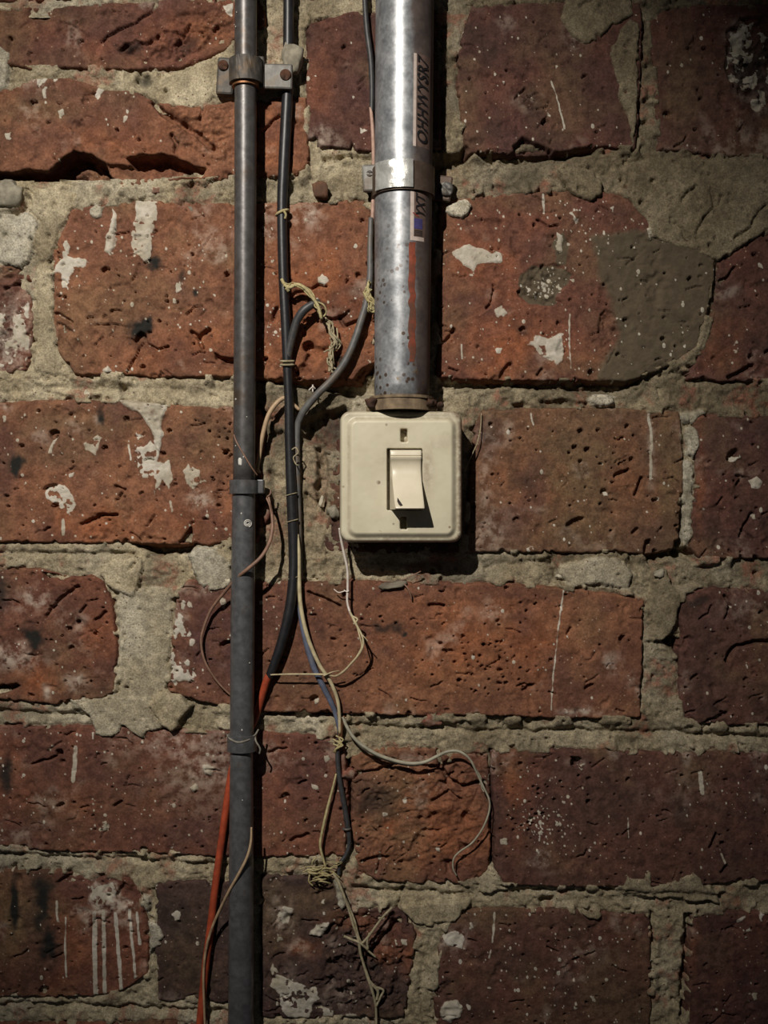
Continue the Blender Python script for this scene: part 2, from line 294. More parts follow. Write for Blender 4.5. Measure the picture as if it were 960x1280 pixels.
B([(866,526),(880,517),(927,520),(1175,520),(1175,702),(960,699),(900,699),(873,698),(861,683),(864,640),(871,603),(866,560)], 5, DRK, 1.1, 6, 4,
  [('pit',914,569,10,9),('paint',[(912,570),(922,568),(926,574),(918,578),(910,576)]),('lump',[(935,600),(945,595),(952,600),(948,610),(938,610)],2),('crack',[(920,595),(928,598),(920,605)],2.5,6),('crack',[(938,640),(930,655),(925,670)],2.5,7),('paint',[(940,665),(945,660),(946,672),(941,674)]),('tone',2,940,550,60,25,.6),('tone',1,874,600,6,80,.5),('crack',[(895,630),(902,622)],2,5),('paint',[(939,642),(944,641),(943,650),(939,650)])])
# --- course E
B([(-215,712),(0,714),(20,709),(50,712),(85,722),(113,718),(128,726),(138,747),(144,770),(147,807),(147,863),(130,872),(100,877),(67,878),(0,874),(-215,874)], 4, RED, 1.5, 8, 5,
  [('wash',43,750,22,14,.85),('wash',14,822,34,14,.9),('soot',40,795,15,20,.85),('soot',5,745,9,30,.6),('tone',1,47,850,26,20,1),('wash',96,852,11,8,1.0),('crack',[(60,768),(72,752),(85,744),(98,732)],3,7),('gouge',[(-10,858),(20,853),(26,858),(10,866),(-10,872)],16,2),('gouge',[(52,714),(62,716),(86,720),(80,726),(56,724)],12,2),('crack',[(120,775),(132,765)],2.5,6),('crack',[(100,765),(108,758)],2,6),('pit',87,786,4,7),('pit',98,777,3,7),('pit',40,869,4,6),('pit',90,810,4,6),('tone',0,75,820,30,40,.4),('tone',1,120,780,25,50,.5),('wash',60,865,5,8,.9)])
B([(222,738),(235,724),(292,724),(330,728),(420,727),(520,727),(640,730),(717,736),(757,741),(803,750),(802,820),(800,896),(720,897),(640,895),(433,892),(333,888),(290,885),(247,874),(210,862),(212,840),(216,790)], 6, ORG, .9, 7, 4,
  [('flake',[(216,770),(232,772),(246,800),(251,830),(243,852),(208,852),(212,820)]),('flake',[(224,738),(240,735),(245,770),(220,785)]),('paint',[(208,835),(222,834),(238,836),(246,845),(236,850),(212,850)]),('crack',[(278,808),(284,804),(294,802)],4,9),('paint',[(287,795),(293,790),(293,800)]),('paint',[(274,745),(285,750),(283,762),(277,760)]),('tone',2,255,800,60,90,1.0),('tone',2,345,770,60,50,.6),('tone',2,400,830,50,40,.35),
   ('pits',600,820,75,45,60),('pits',450,770,60,30,8),('pits',620,840,40,30,16),('soot',485,784,34,10,.6),('soot',505,792,5,4,.8),('crack',[(536,756),(546,756),(554,757)],2.5,7),('lens',560,813,8,3,.1,6),('paint',[(557,811),(564,810),(565,815),(558,816)]),('drip',[(703,738),(699,770),(694,810),(690,850),(688,886)],1.1),('wash',763,828,10,13,.8),('wash',720,889,22,5,.9),('paint',[(703,884),(708,883),(709,890),(704,891)]),('pit',393,873,6,9),('paint',[(393,874),(400,874),(399,879),(394,880)]),('crack',[(387,740),(402,747),(425,757)],2.5,7),('crack',[(712,785),(708,792)],2,5),('pit',776,798,4,6),('lens',735,858,8,3,-.6,6),('lens',660,858,10,3,-.5,6),('wash',790,850,8,10,.3),
   ('tone',1,580,800,80,55,.75),('tone',1,650,810,45,60,.7),('tone',0,580,840,60,40,.25),('tone',0,370,850,50,25,.5),('tone',2,760,860,60,40,.35),('tone',2,540,740,200,12,.3),('pit',432,742,6,8),('wash',250,735,30,8,.5),('specks',350,760,60,40,25)])
B([(853,738),(893,733),(960,738),(1175,735),(1175,907),(960,906),(880,905),(850,901),(847,840),(850,800),(851,760)], 4, DRK, 1.4, 6, 4,
  [('crack',[(908,828),(913,814),(922,807),(940,803),(975,803)],3.5,9),('crack',[(904,772),(912,756),(905,745)],2.5,6),('crack',[(878,905),(890,898),(905,890)],3,7),('soot',872,752,16,12,.55),('paint',[(933,828),(937,825),(937,834),(933,836)]),('pit',950,765,4,6),('crack',[(862,850),(870,843)],2,5),('wash',935,760,30,20,.25),('specks',940,770,40,40,14),('tone',0,920,850,40,30,.3)])
# --- course F
B([(-215,905),(0,907),(107,907),(200,912),(293,913),(330,915),(387,917),(420,926),(431,932),(434,985),(436,1030),(430,1071),(333,1070),(287,1070),(67,1063),(0,1057),(-215,1055)], 3, RED, .9, 6, 8,
  [('wash',255,955,46,50,.55),('wash',215,925,60,16,.5),('soot',7,970,9,34,.7),('drip',[(95,935),(94,955),(92,974)],3.0),('drip',[(117,915),(117,924)],1.4),('lump',[(255,956),(262,953),(268,960),(264,970),(256,968)],4),('lump',[(238,982),(244,980),(247,987),(242,991)],4),('paint',[(127,1026),(133,1024),(137,1030),(137,1037),(130,1036)]),('paint',[(210,1055),(217,1053),(217,1060),(212,1061)]),('tone',1,240,1062,12,8,1),('lens',76,1006,6,3,-.5,9),('pit',75,940,5,7),('crack',[(40,955),(60,948),(78,942)],2,6),('crack',[(143,1008),(152,1001)],2,6),('pit',270,1013,3,7),('pit',180,1062,5,8),
   ('paint',[(404,943),(410,941),(413,948),(407,952)]),('paint',[(389,979),(398,982),(399,987),(391,985)]),('pit',357,996,6,7),('crack',[(338,941),(347,936),(358,935)],2.5,6),('crack',[(374,980),(383,976)],2,6),('crack',[(365,1050),(385,1043)],3,6),('wash',320,1000,3,30,.3),('tone',1,110,1000,80,40,.45),('tone',2,60,1030,80,25,.5),('tone',2,380,960,40,30,.4),('tone',0,160,1000,60,30,.3),('specks',160,1010,110,45,26)])
B([(440,940),(455,940),(487,934),(548,936),(556,944),(610,943),(612,960),(612,1087),(598,1098),(580,1104),(503,1103),(443,1097),(441,1040)], 1, ORG, 2.3, 9, 5,
  [('rough',[(440,940),(612,945),(610,1098),(443,1095)],3,3),('crack',[(440,967),(470,963),(500,955),(548,960)],3,8),('crack',[(548,940),(552,960),(562,975),(575,983),(605,978)],3.5,9),('crack',[(452,1078),(470,1074),(484,1070)],3,7),('crack',[(470,1090),(476,1076)],2.5,6),('soot',470,1000,35,30,.45),('tone',0,480,995,40,40,.75),('tone',0,510,1045,25,25,.6),('tone',1,570,1040,40,50,.8),('tone',1,490,1033,10,9,1),('paint',[(503,1000),(512,996),(515,1001),(507,1005)]),('paint',[(480,1015),(486,1016),(485,1021),(480,1020)]),('paint',[(543,1060),(549,1058),(548,1066),(543,1065)]),('crack',[(540,1000),(560,990),(575,1000)],3,6),('wash',520,950,30,8,.4)], edge=6)
B([(617,938),(650,936),(960,942),(1175,944),(1175,1102),(960,1100),(917,1101),(855,1107),(773,1107),(700,1107),(624,1104),(618,1080),(614,960)], 6, DRK, .8, 6, 5,
  [('specks',680,1025,35,32,110),('specks',690,980,60,30,20),('pits',665,1000,30,40,40),('pit',719,951,8,10),('paint',[(722,956),(730,955),(728,962),(722,961)]),('drip',[(873,965),(876,990)],3),('drip',[(899,1066),(905,1078)],1.4),('gouge',[(898,1088),(908,1078),(912,1082),(903,1092)],9,2),('crack',[(887,1058),(892,1048),(894,1042)],2.5,7),('drip',[(784,1020),(784,1045)],1.0),('tone',1,640,1010,16,90,.55),('tone',0,670,1070,70,25,.3),('wash',850,990,40,30,.15),('specks',930,1000,30,40,16),('paint',[(623,1048),(632,1046),(634,1054),(626,1056)])])
# --- course G
B([(-215,1087),(0,1087),(83,1088),(113,1103),(125,1098),(140,1093),(160,1100),(175,1115),(180,1130),(185,1153),(185,1217),(165,1230),(147,1240),(117,1245),(60,1246),(-215,1247)], 3, RED, 1.0, 6, 3,
  [('paint',[(117,1103),(140,1102),(146,1115),(138,1122),(150,1128),(125,1135),(116,1120)]),('washp',[(118,1100),(147,1100),(152,1122),(175,1130),(165,1145),(125,1142),(110,1130)]),('wash',105,1138,16,7,.8),('drip',[(119,1140),(119,1190),(121,1246)],3.0),('drip',[(130,1140),(131,1200),(132,1240)],2.6),('drip',[(145,1142),(149,1195),(152,1235)],2.4),('drip',[(162,1138),(167,1190),(170,1222)],2.0),('drip',[(172,1140),(175,1180)],1.8),('wash',155,1150,18,16,.5),('drip',[(83,1145),(82,1180),(84,1220)],1.4),('drip',[(71,1125),(73,1150)],1.6),
   ('gouge',[(146,1118),(155,1102),(172,1108),(180,1118),(168,1130),(155,1134)],5,4),('gouge',[(70,1102),(86,1090),(98,1090),(110,1102),(90,1104),(76,1112)],4,4),('soot',52,1130,15,46,.85),('soot',62,1185,12,30,.9),('soot',19,1130,5,50,.9),('wash',190,1120,6,30,.6),('wash',112,1150,14,10,.8),('crack',[(25,1132),(36,1122),(44,1120)],3,-1),('tone',0,25,1150,50,60,1.0),('tone',0,45,1120,30,40,.6),('pit',55,1238,8,8),('tone',1,85,1180,24,50,.4),('tone',2,5,1230,40,30,.5)])
B([(194,1104),(230,1101),(267,1100),(287,1100),(304,1101),(304,1250),(285,1255),(260,1249),(247,1248),(230,1250),(213,1253),(198,1248),(194,1180)], 1, PUR, .8, 4, 5,
  [('paint',[(214,1140),(219,1135),(226,1141),(225,1148),(219,1150),(215,1146)]),('soot',225,1215,40,40,.35),('tone',0,235,1200,30,60,.4),('paint',[(194,1108),(199,1106),(199,1112),(195,1113)])])
B([(326,1094),(417,1094),(428,1120),(443,1137),(500,1137),(514,1152),(520,1167),(516,1200),(513,1227),(507,1270),(420,1273),(325,1271)], 3, PUR, 2.2, 6, 9,
  [('paint',[(342,1203),(350,1217),(370,1225),(395,1235),(400,1247),(390,1260),(388,1273),(365,1272),(352,1265),(352,1240),(338,1232)]),('lump',[(385,1168),(395,1155),(412,1152),(410,1162),(398,1172)],5),('wash',353,1145,11,20,1.0),('paint',[(345,1138),(356,1132),(365,1136),(362,1155),(352,1152)]),('paint',[(390,1185),(398,1182),(395,1190),(390,1190)]),('paint',[(402,1125),(406,1122),(405,1131),(401,1131)]),('paint',[(345,1168),(351,1170),(354,1176),(348,1176)]),('paint',[(400,1262),(415,1260),(416,1273),(402,1273)]),('paint',[(428,1275),(430,1266),(446,1268),(446,1276)]),('paint',[(501,1175),(507,1174),(506,1180),(501,1181)]),
   ('tone',1,375,1185,22,10,.9),('tone',1,495,1180,30,30,.7),('wash',370,1185,12,9,.8),('rough',[(420,1140),(505,1140),(515,1170),(508,1265),(410,1265),(400,1200)],4,7),('crack',[(500,1150),(478,1172),(462,1190),(450,1215)],4,9),('crack',[(418,1155),(408,1168)],3,7),('soot',470,1205,14,14,.6),('tone',1,450,1150,40,14,.5),('gouge',[(387,1235),(400,1225),(415,1215),(420,1230),(405,1240)],5,5)], edge=6)
B([(551,1170),(560,1152),(583,1138),(640,1135),(720,1138),(807,1143),(814,1152),(813,1200),(812,1330),(545,1330),(543,1243),(548,1193)], 4, DRK, .9, 5, 9,
  [('paint',[(553,1170),(562,1162),(570,1160),(576,1166),(580,1175),(578,1184),(568,1180),(560,1178)]),('wash',566,1172,18,14,.9),('drip',[(618,1141),(615,1176)],1.6),('drip',[(613,1185),(611,1196)],1.2),('lump',[(549,1262),(556,1252),(570,1248),(577,1256),(575,1268),(562,1275),(552,1272)],4),('gouge',[(543,1235),(560,1222),(566,1228),(552,1248),(543,1250)],4,4),('paint',[(586,1152),(592,1151),(594,1158),(587,1159)]),('paint',[(736,1243),(742,1244),(744,1253),(738,1252)]),('paint',[(709,1260),(720,1251),(721,1258),(712,1263)]),('wash',740,1190,30,14,.25),('specks',690,1205,60,40,40),('soot',700,1250,60,30,.3),('tone',0,700,1150,70,14,.3)])
B([(862,1142),(880,1139),(960,1138),(1175,1138),(1175,1330),(857,1330),(858,1260),(862,1200)], 4, DRK, .9, 6, 7,
  [('paint',[(934,1240),(946,1238),(948,1246),(938,1250)]),('paint',[(949,1140),(956,1139),(953,1150),(949,1150)]),('tone',2,930,1230,60,60,.5),('tone',1,866,1180,6,50,.4),('soot',930,1225,10,12,.4),('drip',[(922,1150),(930,1144)],2),('paint',[(930,1160),(936,1159),(937,1165),(931,1166)])])
B([(-215,1277),(150,1278),(300,1280),(304,1330),(-215,1330)], 2, RED, 1.0, 5, 4)
B([(330,1284),(520,1284),(522,1330),(330,1330)], 2, DRK, 1.2, 5, 4)
B([(-215,-60),(180,-60),(184,-6),(60,0),(-215,2)], 2, RED); B([(200,-60),(560,-60),(560,0),(470,2),(400,10),(380,12),(372,-8),(300,-14),(205,-10)], -6, DRK); B([(575,-60),(1175,-60),(1175,-12),(860,-8),(600,-6)], 2, DRK)

# mortar patches proud of the bricks: outline, height, colour channel (g grey, l lime, t tan)
MP = [
 ([(168,92),(172,118),(187,125),(205,133),(240,138),(255,128),(296,127),(296,52),(262,72),(228,88),(185,88)], 4, 't'),
 ([(-215,55),(5,58),(14,68),(15,95),(10,112),(2,115),(-215,115)], 5, 'g'),
 ([(-60,265),(25,262),(48,275),(50,300),(38,320),(25,338),(0,330),(-60,330)], 6, 'g'),
 ([(28,238),(60,236),(95,240),(95,262),(78,285),(66,320),(48,330),(40,310),(50,280),(30,262)], 3, 't'),
 ([(44,330),(66,322),(69,380),(70,432),(92,462),(84,470),(40,468),(44,430),(42,370)], 2, 't'),
 ([(112,258),(120,252),(132,258),(130,272),(120,277),(114,270)], 8, 'g'),
 ([(125,715),(140,700),(170,690),(180,700),(178,725),(168,746),(150,740),(140,735),(130,725)], 7, 't'),
 ([(232,690),(255,683),(275,685),(293,700),(292,720),(288,735),(265,740),(248,733),(240,715)], 9, 'g'),
 ([(147,735),(215,735),(216,790),(208,862),(222,880),(150,880),(146,800)], 2.5, 'h'),
 ([(100,880),(110,872),(150,865),(195,870),(210,875),(222,900),(205,912),(188,914),(183,923),(165,918),(152,910),(147,922),(138,925),(120,918),(115,905)], 6, 'h'),
 ([(186,880),(205,862),(230,866),(243,880),(232,898),(224,911),(213,917),(200,905)], 10, 't'),
 ([(702,30),(711,50),(730,60),(750,50),(767,37),(790,22),(790,-6),(705,-6)], 9, 'b'),
 ([(760,57),(767,110),(777,143),(787,177),(792,180),(797,147),(800,93),(803,33),(783,23)], 8.5, 'b'),
 ([(693,213),(703,205),(723,208),(740,217),(753,233),(750,247),(737,255),(720,248),(707,240)], 12, 't'),
 ([(787,203),(830,195),(900,200),(1175,200),(1175,275),(960,290),(915,318),(893,330),(870,318),(830,305),(805,300),(803,275),(790,255),(785,240)], 7.5, 'b'),
 ([(553,267),(563,253),(583,247),(591,257),(587,270),(577,280),(567,275)], 11, 'l'),
 ([(735,500),(745,492),(768,490),(770,502),(760,508),(740,508)], 6, 'l'),
 ([(848,516),(858,512),(880,512),(886,520),(872,522),(864,532),(853,528)], 5, 'g'),
 ([(853,537),(862,531),(873,540),(874,560),(866,576),(855,570)], 7, 'g'),
 ([(851,580),(858,575),(868,585),(867,640),(860,680),(850,676)], 3, 'g'),
 ([(693,717),(700,703),(750,695),(783,703),(792,718),(784,737),(773,739),(757,732),(730,733),(707,732)], 6, 'h'),
 ([(820,708),(832,710),(840,728),(851,740),(848,778),(840,792),(827,804),(812,803),(808,757)], 6, 'b'),
 ([(775,1107),(780,1085),(787,1093),(800,1093),(807,1083),(813,1089),(814,1103),(830,1100),(850,1092),(865,1086),(875,1092),(880,1105),(900,1110),(900,1128),(775,1118)], 9, 'b'),
 ([(723,1138),(724,1145),(732,1147),(745,1150),(752,1143),(748,1134)], 8, 'b'),
 ([(500,1128),(592,1120),(584,1140),(570,1153),(552,1153),(540,1160),(515,1152),(504,1140)], 6, 't'),
 ([(185,1150),(200,1150),(206,1165),(203,1182),(192,1186),(186,1200)], 5, 'g'),
 ([(176,1115),(186,1118),(190,1138),(184,1144),(178,1130)], 6, 'g'),
 ([(598,1098),(610,1085),(617,1070),(624,1100),(640,1112),(600,1116)], 5, 't'),
 ([(560,908),(610,905),(640,912),(640,925),(560,925)], -1, 't'),
 ([(800,270),(815,300),(812,312),(803,292)], 8, 'g'),
 ([(417,1098),(426,1100),(434,1130),(428,1145),(420,1128)], 7, 'g'),
 ([(290,660),(294,690),(294,712),(272,690)], 6, 't'),
]
# gaps where the mortar is lost: outline, depth, soot
MG = [
 ([(165,676),(245,680),(236,690),(215,695),(188,690)], 26, .4), ([(543,194),(575,192),(586,172),(590,195),(572,208),(545,213)], 22, .5), ([(590,190),(640,190),(700,190),(745,186),(740,194),(690,199),(640,206),(600,200)], 16, .4),
 ([(330,472),(470,455),(470,496),(440,498),(395,486),(350,482)], 24, .8), ([(372,532),(405,514),(430,508),(430,562),(410,560),(380,548)], 20, .9), ([(548,474),(640,476),(800,474),(800,482),(760,490),(640,486),(548,484)], 14, .3),
 ([(430,950),(441,950),(441,1062),(433,1045)], 36, .9), ([(804,690),(850,685),(862,683),(870,702),(850,699),(835,695),(812,706)], 18, .4), ([(826,803),(842,794),(852,800),(850,820)], 20, .4),
 ([(330,884),(432,888),(432,898),(334,896)], 14, .3), ([(640,504),(655,500),(662,510),(645,512)], 12, .3), ([(672,500),(720,500),(740,508),(680,512)], 9, .2),
 ([(168,100),(174,88),(188,96),(190,106),(176,116)], 12, .9), ([(0,264),(28,258),(30,245),(36,240),(40,258),(24,270),(0,272)], 12, .2), ([(150,480),(154,478),(162,490),(158,494),(150,490)], 10, .8),
 ([(798,30),(804,28),(803,76),(798,76)], 24, .6), ([(796,80),(801,80),(797,186),(793,186)], 14, .4), ([(800,148),(808,146),(810,152),(803,156)], 12, .4),
 ([(402,195),(470,193),(470,199),(404,203)], 10, .4), ([(320,470),(332,475),(332,560),(318,560)], 10, .5), ([(848,640),(853,640),(851,690),(843,690)], 16, .4), ([(613,940),(617,940),(619,1080),(613,1080)], 26, .6), ([(856,1140),(862,1140),(860,1240),(853,1275),(850,1270)], 14, .4), ([(814,1140),(818,1142),(816,1180),(813,1180)], 14, .4), ([(675,1125),(692,1122),(690,1132),(676,1134)], 12, .5),
 ([(395,560),(408,556),(412,600),(404,640),(396,630)], 14, .2),
]
MC = [([(885,238),(891,262),(880,275),(868,292)],1.8,6),([(955,258),(938,282),(918,302)],2,6),([(868,235),(850,250)],2,6),([(900,250),(893,268)],1.5,5),([(858,300),(852,288),(838,280)],2,5),([(765,37),(752,50),(745,48)],2,6),([(722,12),(738,6)],2,6),
      ([(-215,693),(60,692),(168,692)],3,6),([(-215,889),(0,890),(110,894)],3,6),([(-215,1064),(0,1069),(150,1074),(288,1084)],3,6),([(-215,1256),(60,1256),(200,1262),(290,1266)],3,6),([(600,915),(760,914),(960,922),(1175,924)],3,6),([(640,1113),(770,1114),(905,1118)],3,5),([(443,1109),(500,1114),(580,1118)],3,6),
      ([(433,908),(490,911),(560,909),(600,914)],3,5),([(-215,485),(0,487),(140,485),(293,489)],4,3),([(440,700),(600,706),(690,704)],5,4),([(166,694),(172,700),(163,708)],2,6),([(505,1112),(501,1128),(498,1136)],2,7),([(895,895),(884,905),(873,918)],2,6),([(692,712),(694,722),(700,730)],2,6),
      ([(340,540),(360,548),(375,540)],4,7),([(340,590),(350,600)],4,6),([(385,620),(395,632)],4,6)]

def build_mortar():
    xs = axis(-210, 1170, -8, 968, 1.8, 7); ys = axis(-60, 1328, -8, 1288, 1.8, 7)
    X, Y = np.meshgrid(xs, ys); sh = X.shape
    wx = X + 5 * fbm(X, Y, 18, 5, 4) + 1.6 * vn(X, Y, 4, 8); wy = Y + 5 * fbm(X, Y, 18, 6, 4) + 1.6 * vn(X, Y, 4, 9)
    din = np.full(sh, -999.0); fc = np.zeros(sh)
    for b in BR:
        p = np.array(b[0]); x0, y0 = p.min(0) - 30; x1, y1 = p.max(0) + 30
        i0, i1 = np.searchsorted(ys, [y0, y1]); j0, j1 = np.searchsorted(xs, [x0, x1])
        if i1 <= i0 or j1 <= j0: continue
        s = (slice(i0, i1), slice(j0, j1))
        dd = sdf(X[s], Y[s], b[0]); fc[s] = np.where(dd > din[s], b[1], fc[s]); din[s] = np.maximum(din[s], dd)
    rid = 1 - 2 * np.abs(vn(X, Y, 13, 77)); rid2 = 1 - 2 * np.abs(vn(X, Y, 6, 78))
    h = -1.5 + 4.0 * fbm(X, Y, 40, 1, 3) + 2.6 * fbm(X, Y, 9, 2, 3) + 1.7 * vn(X, Y, 3.2, 3) + 1.2 * (rid2 - .5)
    crumb = sstep(.05, .35, fbm(X, Y, 70, 91, 2) + .12 + .25 * ((X > 540) & (Y < 520)) + .25 * ((X > 325) & (X < 425) & (Y > 480) & (Y < 720)))
    h += crumb * (3.2 * fbm(X, Y, 7, 92, 3) - 2.5 * np.maximum(0, rid - .8) * 4)
    h -= 2.0 * sstep(-4, 0, din)                                        # shrinks away from the bricks
    ov = sstep(.10, .26, fbm(X, Y, 20, 55, 3)) * sstep(7, 2.5, din) * sstep(-16, -3, din)
    h = h * (1 - ov) + (fc + 1.0 + 1.4 * vn(X, Y, 3.2, 3) + 1.5 * fbm(X, Y, 9, 2, 2)) * ov
    st = np.zeros(sh + (4,))
    st[..., 0] = sstep(-.1, .3, fbm(X, Y, 90, 12, 3)) * .45
    st[..., 3] = sstep(.18, .4, fbm(X, Y, 26, 15, 3)) * .7
    st[..., 1] = sstep(.15, .5, fbm(X, Y, 60, 14, 3)) * .3
    patch = np.zeros(sh)
    tnm = np.zeros(sh + (4,)); tnm[..., 0] = np.clip(sstep(470, 640, X + 60 * fbm(X, Y, 120, 61, 3)) * (.55 + .3 * sstep(520, 420, Y)) + .45 * sstep(-.05, .4, fbm(X, Y, 50, 62, 3)) + .5 * ((X > 322) & (X < 440) & (Y > 490) & (Y < 720)), 0, 1)
    tnm[..., 0] *= 1 - .6 * sstep(880, 1000, Y)
    def win(poly, m=14):
        p = np.array(poly); x0, y0 = p.min(0) - m; x1, y1 = p.max(0) + m
        i0, i1 = np.searchsorted(ys, [y0, y1]); j0, j1 = np.searchsorted(xs, [x0, x1]); return (slice(i0, i1), slice(j0, j1))
    for poly, hh, ck in MP:
        s = win(poly)
        d = sdf(wx[s], wy[s], poly); m = sstep(-1.5, 4, d)
        ph = hh + 1.6 * fbm(X[s], Y[s], 24, 21, 3) + .7 * vn(X[s], Y[s], 3.2, 22) + .8 * fbm(X[s], Y[s], 8, 23, 2)
        hn = HB * .4 * (1 - m) + ph * m
        use = (hn > h[s]) & (m > 0.02)
        h[s] = np.where(use, np.maximum(h[s] * (1 - m) + ph * m, h[s]), h[s]); patch[s] = np.maximum(patch[s], sstep(-6, 0, d))
        mm = sstep(-2, 2, d)
        for c in range(4): st[s][..., c] *= (1 - mm)
        if ck in 'gh': st[s][..., 0] = np.maximum(st[s][..., 0], mm * (.85 if ck == 'g' else .4 + .3 * fbm(X[s], Y[s], 40, 63, 3))); tnm[s][..., 0] *= 1 - .8 * mm
        if ck == 'l': tnm[s][..., 0] *= 1 - mm
        if ck == 'l': st[s][..., 2] = np.maximum(st[s][..., 2], .75 * mm)
        if ck == 'b': tnm[s][..., 0] = np.maximum(tnm[s][..., 0], .75 * mm)
    for poly, dp, so in MG:
        s = win(poly)
        d = sdf(wx[s], wy[s], poly); m = sstep(-2.5, 3, d)
        h[s] -= m * (dp + 4 * fbm(X[s], Y[s], 8, 41, 2))
    for pts, w, dp in MC:
        s = win(pts, 10)
        d = dline(wx[s], wy[s], pts); h[s] -= dp * np.exp(-(d / w) ** 2)
    # dark blots around the joint gaps, red dust, sand pits
    for (cx, cy, rx, ry, a) in [(420,535,40,26,.8),(390,490,60,12,.6),(350,545,22,30,.5),(720,490,60,10,.2),(180,100,10,9,.9)]:
        st[..., 1] = np.maximum(st[..., 1], a * np.exp(-(((X - cx) / rx) ** 2 + ((Y - cy) / ry) ** 2)))
    for (cx, cy, rx, ry, a) in [(345,520,18,16,.8),(345,660,16,40,.5),(400,600,20,60,.3),(345,50,16,20,.8),(520,730,80,5,.6),(330,640,14,22,1.0)]:
        st[..., 3] = np.maximum(st[..., 3], a * np.exp(-(((X - cx) / rx) ** 2 + ((Y - cy) / ry) ** 2)))
    for k in range(2600):
        cx, cy = rng.uniform(-5, 965), rng.uniform(-5, 1285); r = rng.uniform(1.2, 2.8) * (1.7 if rng.random() < .1 else 1)
        i0, i1 = np.searchsorted(ys, [cy - r, cy + r]); j0, j1 = np.searchsorted(xs, [cx - r, cx + r])
        s = (slice(i0, i1), slice(j0, j1)); 
        q = 1 - ((X[s] - cx) ** 2 + (Y[s] - cy) ** 2) / (r * r)
        h[s] -= np.sqrt(np.clip(q, 0, 1)) * r * 1.7
    keep = (din < 13) | (patch > 0.001)
    q, used = grid_quads(*sh, keep)
    k = np.stack([(X.ravel() - 480) * U, -h.ravel() * U, Z0 + (640 - Y.ravel()) * U], 1)[used]
    o = mesh_obj('wall_back', k, None, M_mortar, None, (0, 0, Z0), True, q)
    add_attr(o, 'stain', st.reshape(-1, 4)[used]); add_attr(o, 'tone', tnm.reshape(-1, 4)[used])
    tag(o, 'old red brick wall with rough tan mortar and grey cement smears', 'wall', None, 'structure')
    return o

wall = build_mortar()

